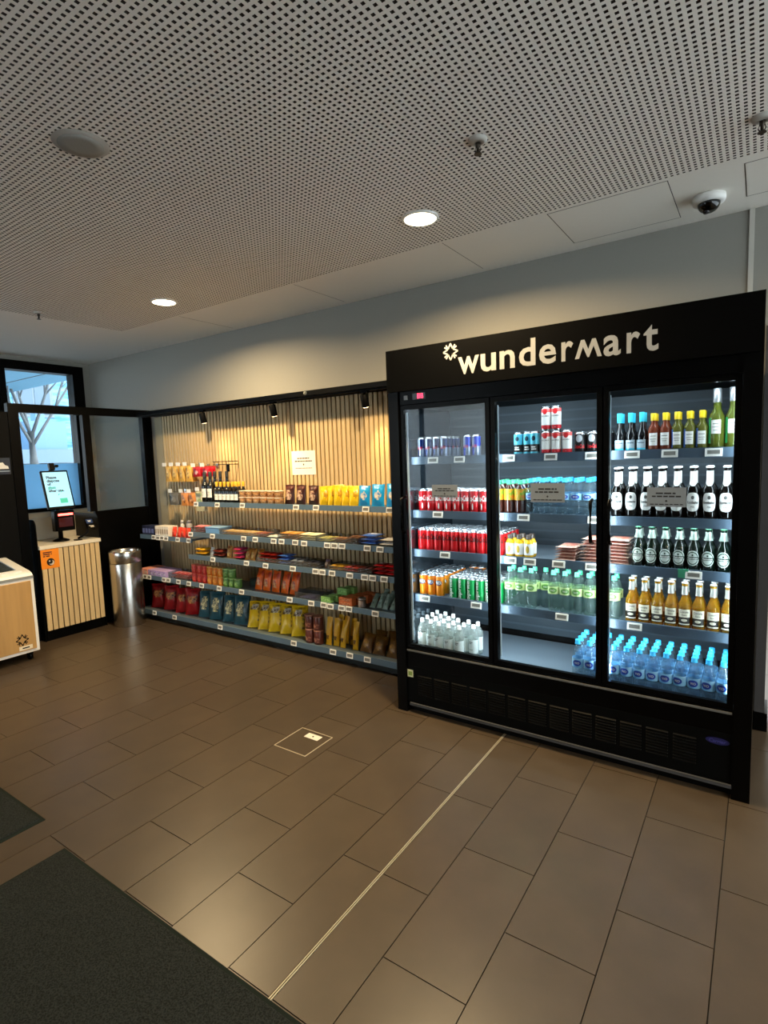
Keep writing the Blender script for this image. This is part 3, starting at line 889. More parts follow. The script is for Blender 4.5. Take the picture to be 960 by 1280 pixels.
# top shelf: dark wine, small wine, nut tubs, three kinds of bag
def bottle_profile(r, h, neck_r, neck_h, sh, lip=True):
    p = [(0.0, 0.004), (r * 0.8, 0.001), (r * 0.97, 0.0), (r, 0.006)]
    p += [(r, h - neck_h - sh)]
    for i in range(1, 6):
        t_ = i / 5; a = t_ * PI / 2
        s_ = 0.5 - 0.5 * math.cos(t_ * PI)
        p.append((r + (neck_r - r) * s_, h - neck_h - sh + sh * t_))
    p.append((neck_r, h - 0.02))
    if lip: p += [(neck_r * 1.12, h - 0.018), (neck_r * 1.12, h - 0.006)]
    p += [(neck_r * 0.95, h)]
    return p
def cap_lathe(r, z0, z1, seg=14, top=True):
    return MB().lathe([(r, z0), (r * 1.03, z0 + 0.002), (r, z1 - 0.002), (r * 0.9, z1)], seg)
def wine(name, r, h, glass, capc, label_parts, nr, nh, sh, caph):
    body = MB().lathe(bottle_profile(r, h, nr, nh, sh), 20).mesh(name, glass)
    parts = [('capsule', MB().lathe([(nr * 1.14, h - caph), (nr * 1.16, h - caph + 0.001), (nr * 1.18, h - 0.001), (nr * 1.05, h + 0.001)], 16).mesh('capsule', capc))] + label_parts
    return Item(name, body, parts, 'wine bottle')
def lab(name, r, half, z0, z1, mt, lines=None, ink=None):
    mb = MB(); patch(mb, r + 0.0006, -half, half, z0, z1, 0, 8)
    sub = []
    if lines:
        m2 = MB()
        for (zz, hh, a) in lines: patch(m2, r + 0.0011, -a, a, zz, zz + hh, 0, 5)
        sub = [('print', m2.mesh('print', ink))]
    return (name, mb.mesh(name, mt), sub)
m_dkglass = M('dark bottle glass', '#0a0a08', 0.07, spec=0.7)
m_paper = M('label paper', '#f1efe8', 0.6)
m_lightink = M('label ink', '#8b8a86', 0.6)
LN = [(0.1, 0.004, 0.5), (0.085, 0.003, 0.6), (0.07, 0.003, 0.4)]
dw = wine('wine_bottle', 0.037, 0.298, m_dkglass, M('grey capsule', '#3a3a3c', 0.35, 0.4), [lab('label', 0.037, 1.0, 0.05, 0.135, m_paper, LN, m_lightink)], 0.0145, 0.09, 0.05, 0.06)
for x, y in ((-4.53, 3.50), (-4.445, 3.50), (-4.49, 3.59), (-4.405, 3.59), (-4.32, 3.60)):
    dw.put((x, y, Z1), 'tall dark wine bottle with white label and grey capsule on the snack shelf', 'tall dark wine bottles')
sw = wine('wine_bottle', 0.026, 0.2, m_dkglass, M('yellow capsule', '#e0ae2c', 0.4), [lab('label', 0.026, 1.1, 0.03, 0.085, m_paper, [(0.06, 0.003, 0.6)], m_lightink)], 0.0115, 0.055, 0.035, 0.045)
for x in (-4.33, -4.274, -4.218, -4.162, -4.106, -4.05):
    sw.put((x, 3.48, Z1), 'small dark wine bottle with yellow capsule beside the nut tubs', 'small yellow capped wine bottles')
    if x > -4.2: sw.put((x + 0.02, 3.545, Z1), 'small dark wine bottle with yellow capsule beside the nut tubs', 'small yellow capped wine bottles')
m_nut = M('mixed nuts', '#a86a2c', 0.7, second='#d9a45c', nscale=70)
m_tubw = glassy('clear tub', '#f3eee6', haze=0.1, hazecol='#fff4e2', rough=0.08)
tub = Item('nut_tub', MB().lathe([(0.036, 0.0), (0.041, 0.054)], 18).mesh('nut_tub', m_nut),
           [('wall', MB().lathe([(0.0385, 0.0), (0.0435, 0.055)], 18, cap=False).mesh('wall', m_tubw)),
            ('lid', MB().lathe([(0.0445, 0.0545), (0.0445, 0.0585), (0.04, 0.0595)], 18).mesh('lid', M('tub lid', '#ead9c4', 0.35)))], 'snack tub')
for x in (-3.97, -3.878, -3.786, -3.694, -3.602, -3.51):
    for l_ in (0, 1):
        tub.put((x, 3.49, Z1 + 0.06 * l_), ('clear tub of mixed nuts in the lower layer on the shelf', 'clear tub of mixed nuts stacked on another nut tub')[l_], 'stacked nut tubs')
br = bag('chip_bag', 0.12, 0.17, 0.05, '#3a1710', '#5a1d14', '#e9c3a4', zones(0.8, 0, 0.45, 0.6, 0.26), 1)
row(br, (-3.425, -3.29, -3.15), 3.52, Z1, 'dark brown snack bag with pale picture between nut tubs and yellow bags', 'dark brown snack bags', ends=('dark brown snack bag standing right beside the nut tubs', 'dark brown snack bag standing right beside the bright yellow bags'))
yb = bag('snack_bag', 0.104, 0.17, 0.05, '#f2c81a', '#e4b408', '#b8791a', zones(0.85, 0.1, 0.55, 0.45, 0.16), 2)
row(yb, (-3.0, -2.925, -2.85, -2.775, -2.70), 3.52, Z1, 'bright yellow snack bag in a tight row on the top snack shelf', 'bright yellow snack bags', rz=0.75, jit=0.05, ends=('bright yellow snack bag nearest the dark brown bags', 'bright yellow snack bag touching the sky blue bags'))
bb = bag('snack_bag', 0.125, 0.175, 0.05, '#1797dd', '#0f7cc4', '#f0d9b8', zones(0.85, 0.15, 0.5, 0.5, 0.2), 3)
row(bb, (-2.61, -2.475, -2.34, -2.205), 3.52, Z1, 'sky blue snack bag at the fridge end of the top snack shelf', 'sky blue snack bags', ends=('sky blue snack bag next to the bright yellow bags', 'sky blue snack bag half hidden behind the fridge edge'))

# second and third shelf: flat packs and sachets in trays
def pouch(name, w_, l_, t_, c0, c1, seed=0, cat='sweet pack'):
    nm = 'p' + c0 + c1 + str(w_) + str(l_)
    f = lambda u, v: 0 if (v > 0.93 or v < 0.07) else (1 if (u * u / 0.5 + (v - 0.5) ** 2 / 0.08 < 1) else 0)
    me = bag_mesh(nm, w_, l_, t_, [pm('foil ' + c0, c0), pm('print ' + c1 + c0, c1, c0, 0.4, 50)], f, seed, nx=6, nz=8)
    return Item(name, me, [], cat)
def tray(x0, x1, y0, y1, z, h_, label):
    t = thing('display_tray', label, 'tray', (x0, y0, z), 'clear acrylic display trays')
    W, D = x1 - x0, y1 - y0; e = 0.003
    MB().box(0, W, 0, D, 0.0005, e).build('base', m_acryl, t)
    MB().box(0, W, 0, e, e, h_).build('front_wall', m_acryl, t)
    MB().box(0, W, D - e, D, e, h_).build('back_wall', m_acryl, t)
    MB().box(0, e, e, D - e, e, h_).build('side_wall', m_acryl, t); MB().box(W - e, W, e, D - e, e, h_).build('side_wall', m_acryl, t)
def flat_stack(x0, x1, y, z, n_across, n_high, t_, l_, c0, c1, label, group, name='chocolate_bar', fan=0.0, rows=1, cat='sweet pack'):
    pw = (x1 - x0) / n_across
    it = pouch(name, pw * 0.92, l_, t_, c0, c1, seed=len(label), cat=cat)
    for r_ in range(rows):
        for i in range(n_across):
            for k_ in range(n_high):
                it.put((x0 + pw * (i + 0.5), y + r_ * (l_ + 0.004), z + t_ * 0.62 + k_ * t_ * 1.22), label, group, rot=(-PI / 2 + fan, 0, RND.uniform(-.03, .03)))
# row 2
S2 = [(-4.60, -4.46, 2, 3, 0.018, '#c9707c', '#f0c9c2', 'pink biscuit pack stacked at the partition end of the second snack shelf'),
      (-4.17, -3.75, 6, 2, 0.016, '#d9a451', '#f3e0b0', 'golden wafer bar in the fanned row on the second snack shelf'),
      (-3.73, -3.60, 2, 2, 0.016, '#a5472f', '#d98a62', 'russet wafer bar next to the golden bars'),
      (-3.58, -3.44, 2, 1, 0.018, '#e6e3dc', '#1e1e22', 'white and black sweet pack on the second snack shelf'),
      (-3.42, -3.22, 2, 3, 0.016, '#c98b3e', '#e9cf9a', 'orange brown caramel bar with tan print'),
      (-3.20, -3.00, 2, 3, 0.016, '#efe7bf', '#ffffff', 'cream coloured bar stacked on the second snack shelf'),
      (-2.985, -2.86, 2, 2, 0.016, '#d8cf7a', '#4a3b20', 'pale yellow and black bar beside the cream bars'),
      (-2.845, -2.70, 2, 2, 0.016, '#8a5a38', '#c59a70', 'tan brown chocolate bar on the second snack shelf'),
      (-2.685, -2.565, 2, 3, 0.016, '#4a2c1f', '#9a6a48', 'dark brown chocolate bar beside the pale blue packs'),
      (-2.55, -2.39, 1, 3, 0.024, '#3f74d6', '#e9eef8', 'blue and white wafer pack at the fridge end of the second snack shelf'),
      (-2.375, -2.22, 1, 2, 0.026, '#e8e8e6', '#c2c6cf', 'white sweet pack beside the blue wafer packs')]
for x0, x1, na, nh, t_, c0, c1, lb_ in S2:
    flat_stack(x0, x1, 3.375, Z2 + 0.004, na, nh, t_, 0.13, c0, c1, lb_, grp(lb_))
for x0, x1, w_ in ((-4.62, -4.45, 'pink biscuit packs'), (-4.19, -3.59, 'golden and russet wafer bars'), (-3.43, -2.994, 'caramel and cream bars'), (-2.991, -2.558, 'yellow and brown bars')):
    tray(x0, x1, 3.362, 3.56, Z2, 0.055, 'clear acrylic tray holding ' + w_ + ' on the second snack shelf')
bx_ = Item('plastic_box', MB().cbox(-0.1, 0.1, 0, 0.16, 0, 0.055, 0.004).mesh('plastic_box', M('pale blue box', '#6f9fd0', 0.35)),
           [('lid', MB().cbox(-0.103, 0.103, -0.003, 0.163, 0.055, 0.064, 0.003).mesh('lid', M('blue lid', '#89b4dd', 0.3)))], 'box')
bx_.put((-4.33, 3.39, Z2), 'pale blue plastic box on the second snack shelf beside the golden bars', None)
# row 3
S3 = [(-4.57, -4.43, 2, 2, 0.03, '#d6a024', '#f0d070', 'yellow gum pouch at the partition end of the third snack shelf'),
      (-4.31, -4.17, 2, 2, 0.03, '#6a2a22', '#a35a48', 'maroon sweet pouch on the third snack shelf'),
      (-4.02, -3.90, 1, 3, 0.03, '#b5325f', '#e07a9c', 'magenta sweet pouch on the third snack shelf'),
      (-3.68, -3.46, 3, 3, 0.024, '#7d1a14', '#c4584a', 'deep red chocolate pouch on the third snack shelf'),
      (-3.44, -3.31, 1, 3, 0.024, '#3a62b4', '#90aadf', 'blue biscuit pack on the third snack shelf'),
      (-3.29, -3.15, 2, 2, 0.022, '#6d7686', '#c2c7d0', 'silver grey bar beside the blue biscuit packs'),
      (-3.13, -2.98, 2, 2, 0.02, '#2a2c38', '#6a6c80', 'charcoal bar beside the silver grey bars'),
      (-2.86, -2.72, 2, 2, 0.018, '#e2a81c', '#b8741a', 'yellow chocolate bar on the third snack shelf'),
      (-2.71, -2.57, 2, 2, 0.018, '#d8361e', '#f4d2b8', 'bright red chocolate bar beside the yellow bars'),
      (-2.555, -2.44, 2, 2, 0.02, '#4a1d22', '#8f5a52', 'plum coloured chocolate bar beside the bright red bars'),
      (-2.425, -2.22, 2, 3, 0.024, '#a51620', '#e6d6cf', 'crimson sweet pack at the fridge end of the third snack shelf')]
for x0, x1, na, nh, t_, c0, c1, lb_ in S3:
    flat_stack(x0, x1, 3.355, Z3 + 0.004, na, nh, t_, 0.12, c0, c1, lb_, grp(lb_))
gp = bag('nut_pouch', 0.07, 0.115, 0.04, '#b77a2a', '#7b2320', '#e3bf78', zones(0.7, 0, 0.4, 0.7, 0.24), 9)
row(gp, (-4.12, -4.045), 3.40, Z3, 'gold brown nut pouch standing on the third snack shelf', 'gold brown nut pouches', -0.3)
row(gp, (-3.875, -3.803, -3.731), 3.40, Z3, 'gold brown nut pouch leaning beside the deep red pouches', 'leaning gold brown nut pouches', -0.45)
wp = bag('sweet_pouch', 0.05, 0.09, 0.03, '#dcdad2', '#b8b6b0', '#8f8d88', zones(0.8), 10)
row(wp, (-4.37,), 3.39, Z3, 'small white pouch standing next to the yellow gum pouches', None, -0.2)
gp2 = bag('nut_pouch', 0.06, 0.08, 0.035, '#6a4a3a', '#8a7aa0', '#d9b48a', zones(0.7), 12)
row(gp2, (-2.93,), 3.40, Z3, 'lilac topped nut pouch standing between charcoal and yellow bars', None, -0.3)
for x0, x1, w_ in ((-3.69, -3.143, 'deep red and blue packs'), (-3.139, -2.968, 'charcoal bars'), (-2.87, -2.43, 'yellow and bright red bars')):
    tray(x0, x1, 3.343, 3.53, Z3, 0.05, 'clear acrylic tray holding ' + w_ + ' on the third snack shelf')

# small shelf next to the partition
def carton(name, w_, d_, h_, c0, c1, c2=None):
    body = MB().cbox(-w_ / 2, w_ / 2, 0, d_, 0, h_, 0.002).mesh(name, pm('card ' + c0, c0, None, 0.5))
    mb = MB().box(-w_ * 0.38, w_ * 0.38, -0.0012, 0.0005, h_ * 0.25, h_ * 0.72)
    parts = [('front_print', mb.mesh('front_print', pm('card ' + c1, c1, c2, 0.5, 60)))]
    return Item(name, body, parts, 'box')
cb = carton('small_box', 0.05, 0.12, 0.1, '#1b2140', '#6a74a4')
for i in range(4): cb.put((-5.495 + 0.054 * i, 3.41, ZA), 'navy blue small box beside the white boxes on the short shelf', 'navy small boxes')
cw = carton('small_box', 0.036, 0.12, 0.105, '#ece6da', '#b9a894')
for i in range(6): cw.put((-5.27 + 0.039 * i, 3.41, ZA), 'cream white small box in the row on the short shelf', 'cream white small boxes')
cr_ = bag('sweet_pouch', 0.07, 0.105, 0.035, '#e2361c', '#f08a5c', '#b81a12', zones(0.8), 14)
row(cr_, (-5.0, -4.925, -4.85, -4.775), 3.43, ZA, 'bright red sweet pouch beside the cream white boxes', 'bright red sweet pouches', -0.2)
vb = Item('spray_bottle', MB().lathe([(0.022, 0), (0.023, 0.1), (0.014, 0.115), (0.012, 0.12)], 14).mesh('spray_bottle', M('bottle white', '#ece8e2', 0.4)),
          [('cap', MB().lathe([(0.016, 0.12), (0.016, 0.15), (0.012, 0.154)], 12).mesh('cap', M('cap pale', '#d9d3ce', 0.4)))], 'bottle')
vb.put((-5.08, 3.60, ZA), 'slim white bottle behind the cream boxes on the short shelf', None)
vg = Item('spray_bottle', MB().lathe([(0.03, 0), (0.031, 0.11), (0.022, 0.125)], 14).mesh('spray_bottle', M('bottle silver', '#b9b4b6', 0.3)),
          [('cap', MB().lathe([(0.024, 0.125), (0.024, 0.15), (0.02, 0.154)], 12).mesh('cap', M('cap grey', '#8f8b8c', 0.4))),
           ('label', patch(MB(), 0.0316, -1.1, 1.1, 0.03, 0.08, 0).mesh('label', M('label dark', '#4a4850', 0.5)))], 'bottle')
vg.put((-4.96, 3.60, ZA), 'silver bottle with dark label behind the red pouches on the short shelf', None)

# hanging packs over the short shelf
def hook(x, z, label, l_=0.16):
    t = thing('peg_hook', label, 'hook', (x, 3.70, z), 'steel peg hooks with white tags')
    MB().tube([(0, 0.0, 0), (0, -l_, 0.0), (0, -l_ - 0.015, 0.012)], 0.003, 6).build('rod', m_chrome, t)
    MB().box(-0.015, 0.015, 0.0, 0.01, -0.02, 0.02).build('plate', m_chrome, t)
    mb = MB().box(-0.03, 0.03, -l_ - 0.026, -l_ - 0.02, -0.005, 0.032)
    mb.build('tag', m_tagw, t)
def hang(it, x, z, n, label, group, dy=0.03, first=3.56):
    for k_ in range(n): it.put((x + 0.004 * k_, first + dy * k_, z), label, group, rotz=RND.uniform(-.12, .12))
def hpack(name, w_, h_, c0, c1, c2, seed):
    it = bag(name, w_, h_, 0.022, c0, c1, c2, zones(0.8, 0, 0.45, 0.5, 0.22), seed)
    return it
hy = hpack('hanging_pack', 0.1, 0.165, '#e3b04a', '#f0cf74', '#8f5a2a', 21)
for x in (-5.2, -5.085, -4.97, -4.855):
    hook(x, 1.645, 'peg hook with white tag over the yellow hanging packs'); hang(hy, x, 1.475, 3, 'golden yellow hanging snack pack on the upper pegs', 'golden hanging packs')
hr_ = hpack('hanging_pack', 0.13, 0.1, '#c61a2c', '#e8525c', '#f0d8cf', 22)
for x in (-4.725, -4.58):
    hook(x, 1.63, 'peg hook with white tag over the red hanging packs'); hang(hr_, x, 1.525, 3, 'red hanging sweet pack next to the golden packs on the upper pegs', 'red hanging packs')
hg = hpack('hanging_pack', 0.14, 0.13, '#6a675f', '#7c786f', '#8a867c', 23)
hook(-5.13, 1.37, 'peg hook with white tag over the grey hanging pack'); hang(hg, -5.13, 1.23, 2, 'grey see through hanging pack on the lower pegs', 'grey hanging packs')
ho = hpack('hanging_pack', 0.12, 0.135, '#df8f48', '#e8a866', '#7d3a1c', 24)
for x in (-4.95, -4.82):
    hook(x, 1.37, 'peg hook with white tag over the orange hanging packs'); hang(ho, x, 1.225, 3, 'orange dotted hanging pack on the lower pegs', 'orange hanging packs')
hgr = hpack('hanging_pack', 0.13, 0.2, '#cfc9a0', '#9db07a', '#7f9a5c', 25)
hook(-4.68, 1.39, 'peg hook with white tag over the pale green hanging packs')
hang(hgr, -4.70, 1.175, 2, 'pale green dotted hanging pack at the end of the lower pegs', 'green hanging packs')
t = thing('wire_rack', 'small black wire rack on the slats above the dark wine bottles', 'rack', (-4.49, 3.70, 1.64))
mb = MB()
for z in (0.0, 0.03): mb.tube([(0, 0.005, z), (0, -0.12, z), (0.22, -0.12, z), (0.22, 0.005, z)], 0.004, 6)
for x in (0.02, 0.08, 0.14, 0.2): mb.tube([(x, -0.12, 0.0), (x, -0.12, 0.03)], 0.003, 6)
mb.build('wires', m_black, t)
MB().box(0.19, 0.22, -0.116, -0.1, -0.07, 0.0).build('end_plate', m_black, t)

# fourth shelf
cpk = carton('sweet_box', 0.07, 0.22, 0.06, '#e79a88', '#f3cabb')
for i in range(2): cpk.put((-5.53 + 0.074 * i, 3.37, Z4), 'salmon pink sweet box at the partition end of the fourth shelf', 'salmon sweet boxes')
clp = carton('sweet_box', 0.075, 0.2, 0.06, '#b9a0d8', '#e9e2f2', '#8a68b8')
for i in range(4): clp.put((-5.375 + 0.079 * i, 3.37, Z4), 'lilac sweet box beside the salmon boxes on the fourth shelf', 'lilac sweet boxes')
flat_stack(-5.02, -4.74, 3.38, Z4 + 0.005, 4, 2, 0.024, 0.14, '#a52838', '#d9a2a0', 'dusky red bar in the clear tray on the fourth shelf', 'dusky red bars')
tray(-5.04, -4.72, 3.362, 3.56, Z4, 0.07, 'clear acrylic tray of dusky red bars on the fourth shelf')
def canister(c0, c1, r=0.037, h=0.085):
    body = MB().lathe([(r * 0.94, 0), (r, 0.004), (r, h - 0.008), (r * 0.97, h - 0.006)], 18).mesh('snack_canister', pm('can ' + c0, c0))
    lid = MB().lathe([(r * 1.04, h - 0.008), (r * 1.04, h), (r * 0.95, h + 0.001)], 18).mesh('lid', pm('lid ' + c0, c1, None, 0.4))
    pr = patch(MB(), r + 0.0008, -0.8, 0.8, 0.02, 0.055, 0, 6).mesh('print', pm('print ' + c1 + 'x', c1, c0, 0.5, 60))
    return Item('snack_canister', body, [('lid', lid), ('print', pr)], 'canister')
CR = canister('#cc2a22', '#e86a52'); CO = canister('#e8811c', '#f2b25a'); CG = canister('#5d8a3c', '#a9c97a')
for it, xs_, lb_ in ((CR, (-4.655, -4.577, -4.499), 'red round snack canister in the double stack on the fourth shelf'),
                     (CO, (-4.42, -4.342, -4.264), 'orange round snack canister in the double stack on the fourth shelf'),
                     (CG, (-4.186, -4.108), 'green round snack canister in the double stack on the fourth shelf')):
    for x in xs_:
        for l_ in (0, 1): it.put((x, 3.415, Z4 + 0.0862 * l_), lb_, grp(lb_))
CG.put((-4.03, 3.415, Z4), 'single green snack canister at the end of the green stack', None)
dgb = carton('dark_box', 0.12, 0.1, 0.07, '#16201a', '#22382a')
dgb.put((-3.93, 3.52, Z4), 'dark green box behind the single green canister', None)
ob = bag('chip_bag', 0.1, 0.2, 0.06, '#ee6a1c', '#a8281a', '#f6c288', zones(0.66, 0, 0.38, 0.6, 0.2), 31)
row(ob, (-3.80, -3.69, -3.58, -3.47, -3.36), 3.44, Z4, 'orange red corn chip bag standing on the fourth shelf', 'orange red chip bags', -0.25, ends=('orange red corn chip bag next to the dark green box', 'orange red corn chip bag next to the purple bar tray'))
flat_stack(-3.23, -3.05, 3.375, Z4 + 0.004, 1, 1, 0.02, 0.14, '#5a4a86', '#9c8cc4', 'purple chocolate bar lying in a clear tray on the fourth shelf', 'purple bars')
tray(-3.26, -2.99, 3.362, 3.56, Z4, 0.06, 'clear acrylic tray with a purple bar on the fourth shelf')
cg2 = carton('gum_box', 0.1, 0.05, 0.05, '#8fc46a', '#b8e08a', '#5a9c48')
for i in range(4): cg2.put((-2.93 + 0.03 * i, 3.375 + 0.062 * i, Z4), 'light green gum box in the stepped row on the fourth shelf', 'light green gum boxes')
for i in range(2): cg2.put((-2.855 + 0.03 * i, 3.50 + 0.062 * i, Z4 + 0.051), 'light green gum box raised on the stepped row', 'raised light green gum boxes')
co2 = carton('biscuit_box', 0.13, 0.062, 0.032, '#d8713c', '#eea878', '#a8401c')
for i in range(4):
    for l_ in range(2): co2.put((-2.725 + 0.03 * i, 3.375 + 0.068 * i, Z4 + 0.033 * l_), 'terracotta orange biscuit box stepping back on the fourth shelf', 'terracotta biscuit boxes')
jar = Item('jar', MB().lathe([(0.03, 0), (0.031, 0.004), (0.031, 0.062)], 16).mesh('jar', M('grey jar', '#8b7f7c', 0.25)),
           [('lid', MB().lathe([(0.032, 0.062), (0.032, 0.075), (0.03, 0.077)], 16).mesh('lid', M('jar lid', '#b9b0ac', 0.3, 0.6)))], 'jar')
jar.put((-2.575, 3.402, Z4), 'small grey jar between the terracotta boxes and the sage packs', None)
sg = bag('foil_pack', 0.054, 0.14, 0.03, '#8fa394', '#c9d4c8', '#5f7566', zones(0.8), 33)
row(sg, (-2.50, -2.44, -2.38, -2.32, -2.26), 3.43, Z4, 'sage green foil pack leaning at the fridge end of the fourth shelf', 'sage foil packs', -0.75, jit=0.08)
row(sg, (-2.47, -2.41, -2.35, -2.29), 3.53, Z4, 'sage green foil pack leaning at the fridge end of the fourth shelf', 'sage foil packs', -0.6, jit=0.08)

# bottom shelf
rb = bag('chip_bag', 0.17, 0.27, 0.08, '#a8161a', '#4a0c10', '#e0924a', zones(0.5, 0, 0.6, 0.6, 0.15), 41)
row(rb, (-5.42, -5.2, -4.99, -4.82), 3.47, Z5, 'deep red crisp bag at the partition end of the bottom shelf', 'deep red crisp bags', -0.2, rz=0.6, ends=('deep red crisp bag at the very end of the bottom shelf by the bin', 'deep red crisp bag touching the teal crisp bags'))
tb = bag('chip_bag', 0.17, 0.28, 0.08, '#2c5661', '#10303a', '#f2e0a0', lambda u, v: 0 if (v > 0.94 or v < 0.06) else 2 if ((u + 0.1) / 0.5) ** 2 + ((v - 0.52) / 0.26) ** 2 < 1 else 1 if (v > 0.72 or u > 0.55) else 0, 42)
row(tb, (-4.62, -4.44, -4.26, -4.09), 3.47, Z5, 'teal crisp bag with yellow picture on the bottom shelf', 'teal crisp bags', -0.25, rz=0.5, ends=('teal crisp bag touching the deep red crisp bags', 'teal crisp bag touching the yellow crisp bags'))
yb2 = bag('chip_bag', 0.16, 0.27, 0.075, '#efc31a', '#4a341c', '#efe0c8', lambda u, v: 0 if (v > 0.95 or v < 0.06) else 2 if ((u + 0.15) / 0.5) ** 2 + ((v - 0.76) / 0.11) ** 2 < 1 else 1 if (u > 0.25 and v > 0.2) or v > 0.66 else 0, 43)
row(yb2, (-3.9, -3.76, -3.62, -3.48, -3.34), 3.47, Z5, 'yellow crisp bag with dark top leaning on the bottom shelf', 'yellow crisp bags', -0.4, rz=0.55, ends=('yellow crisp bag touching the teal crisp bags on the bottom shelf', 'yellow crisp bag beside the stacked brown tubs'))
CB = canister('#5a2c22', '#a8705a', 0.042, 0.12)
for x in (-3.155, -3.06):
    for l_ in (0, 1): CB.put((x, 3.42, Z5 + 0.1212 * l_), 'brown snack tub in the double stack on the bottom shelf', 'brown snack tubs')
yc = bag('snack_stick_pack', 0.06, 0.235, 0.05, '#e2a81a', '#3c2410', '#7a4a14', zones(0.9, 0, 0.3, 0.5, 0.08, 0.05), 44)
row(yc, (-2.965, -2.89, -2.815, -2.69), 3.43, Z5, 'tall yellow and brown stick snack pack on the bottom shelf', 'yellow stick packs', -0.15)
row(yc, (-2.93, -2.855, -2.78), 3.52, Z5, 'tall yellow and brown stick snack pack on the bottom shelf', 'yellow stick packs', -0.15)
gb = bag('snack_bag', 0.12, 0.16, 0.06, '#6a4416', '#8a5c22', '#b8842e', zones(0.8), 45)
row(gb, (-2.59, -2.46, -2.33, -2.2), 3.43, Z5, 'dark gold snack bag at the fridge end of the bottom shelf', 'dark gold snack bags', -0.5, jit=0.12)
row(gb, (-2.53, -2.40, -2.27), 3.54, Z5, 'dark gold snack bag at the fridge end of the bottom shelf', 'dark gold snack bags', -0.35, jit=0.12)

# ================================================================== DISPLAY FRIDGE
FX0, FX1, FY = -1.94, -0.005, 2.915
fr = thing('display_fridge', 'tall black three door display fridge full of drinks', 'fridge', (FX0, FY, 0))
def fb(x0, x1, y0, y1, z0, z1, name, mt, par=None):
    return MB().box(x0 - FX0, x1 - FX0, y0 - FY, y1 - FY, z0, z1).build(name, mt, par if par is not None else fr)
m_inner = M('fridge inner steel', '#6f7d88', 0.42, 0.35)
m_innerb = M('fridge back steel', '#39434b', 0.45, 0.3)
m_deckf = M('fridge shelf steel', '#8b99a5', 0.35, 0.4)
m_gunm = M('dull rail grey', '#5c5c5a', 0.5)
YB = 3.70
fb(FX0, -1.87, FY, YB, 0.0, 2.054, 'side_panel', m_black)
fb(-0.078, FX1, FY, YB, 0.0, 2.054, 'side_panel', m_black)
fb(-1.87, -1.865, 3.0, YB, 0.43, 1.97, 'side_lining', M('polished side lining', '#5d6a75', 0.12, 0.9))
fb(-0.083, -0.078, 3.0, YB, 0.43, 1.97, 'side_lining', M('polished side lining', '#5d6a75', 0.12, 0.9))
bk = fb(-1.865, -0.083, 3.60, 3.615, 0.43, 1.97, 'back_lining', m_innerb)
for z in [0.47 + 0.06 * i for i in range(25)]:
    fb(-1.86, -0.09, 3.597, 3.5998, z, z + 0.012, 'back_rib', M('back rib steel', '#46515a', 0.45, 0.3), bk)
fb(-1.87, -0.078, 3.615, YB, 0.0, 2.054, 'rear_panel', m_black)
fb(-1.87, -0.078, 2.955, 3.60, 1.97, 2.054, 'canopy', m_blackm)
fb(-1.87, -0.078, 2.93, 2.9548, 1.975, 2.054, 'upper_fascia', m_black)
hd = fb(FX0, FX1, FY - 0.012, FY + 0.03, 2.055, 2.306, 'header_board', m_header)
fb(FX0, FX1, FY + 0.03, YB, 2.055, 2.08, 'roof', m_black)
fb(-1.87, -0.078, 2.985, 3.60, 0.30, 0.385, 'deck', m_deckf)
fb(-1.87, -0.078, 2.93, 2.985, 0.30, 0.425, 'sill', m_black)
fb(-1.865, -0.083, 2.924, 2.9298, 0.408, 0.418, 'sill_trim', m_gunm)
gr = fb(-1.868, -0.08, 2.928, 2.9298, 0.07, 0.31, 'grille_panel', M('grille black', '#040505', 0.5, spec=0.08))
mb = MB()
for c_ in range(13):
    for r_ in range(9):
        x = -1.79 + c_ * 0.122; z = 0.125 + r_ * 0.0155
        mb.prism([(2.928 - FY, z), (2.922 - FY, z + 0.003), (2.928 - FY, z + 0.009)], 'x', x - FX0, x + 0.1 - FX0)
o = mb.build('louvers', M('louvre black', '#030303', 0.35, spec=0.15), gr); o['kind'] = 'stuff'
fb(-1.85, -0.075, 2.915, 2.9275, 0.05, 0.066, 'kick_rail', M('kick rail grey', '#3d3e41', 0.5), fr)
fb(-1.87, -0.078, 2.96, 3.0, 0.0, 0.3, 'plinth', m_blackm)
st = fb(-1.897 + 0.03, -1.825, 2.9265, 2.9278, 0.235, 0.283, 'energy_sticker', M('sticker cream', '#d9d8a8', 0.6))
fb(-1.86, -1.832, 2.9262, 2.9264, 0.245, 0.272, 'sticker_leaf', M('sticker green', '#8ba04a', 0.6), st)
mb = MB()
vs = [(-0.138 + 0.05 * math.cos(a) - FX0, 2.9272 - FY, 0.265 + 0.017 * math.sin(a)) for a in [2 * PI * i / 24 for i in range(24)]]
mb.add(vs, [tuple(range(24))], 0)
bdg = mb.build('maker_badge', M('badge blue', '#12124a', 0.4), fr)
v, f = text_geo('Carrier', 0.03, 0.0003, shear=0.25)
mb = front_text(MB(), [(p[0] - FX0, p[1]) for p in fit(v, 0.07, 0.016, -0.138, 0.265)], f, 2.9268 - FY)
mb.build('badge_text', M('badge pale', '#4a4a90', 0.4), bdg)
for x in (-1.27, -0.665):
    fb(x - 0.02, x + 0.02, 2.962, 2.99, 0.425, 1.972, 'mullion', m_black)
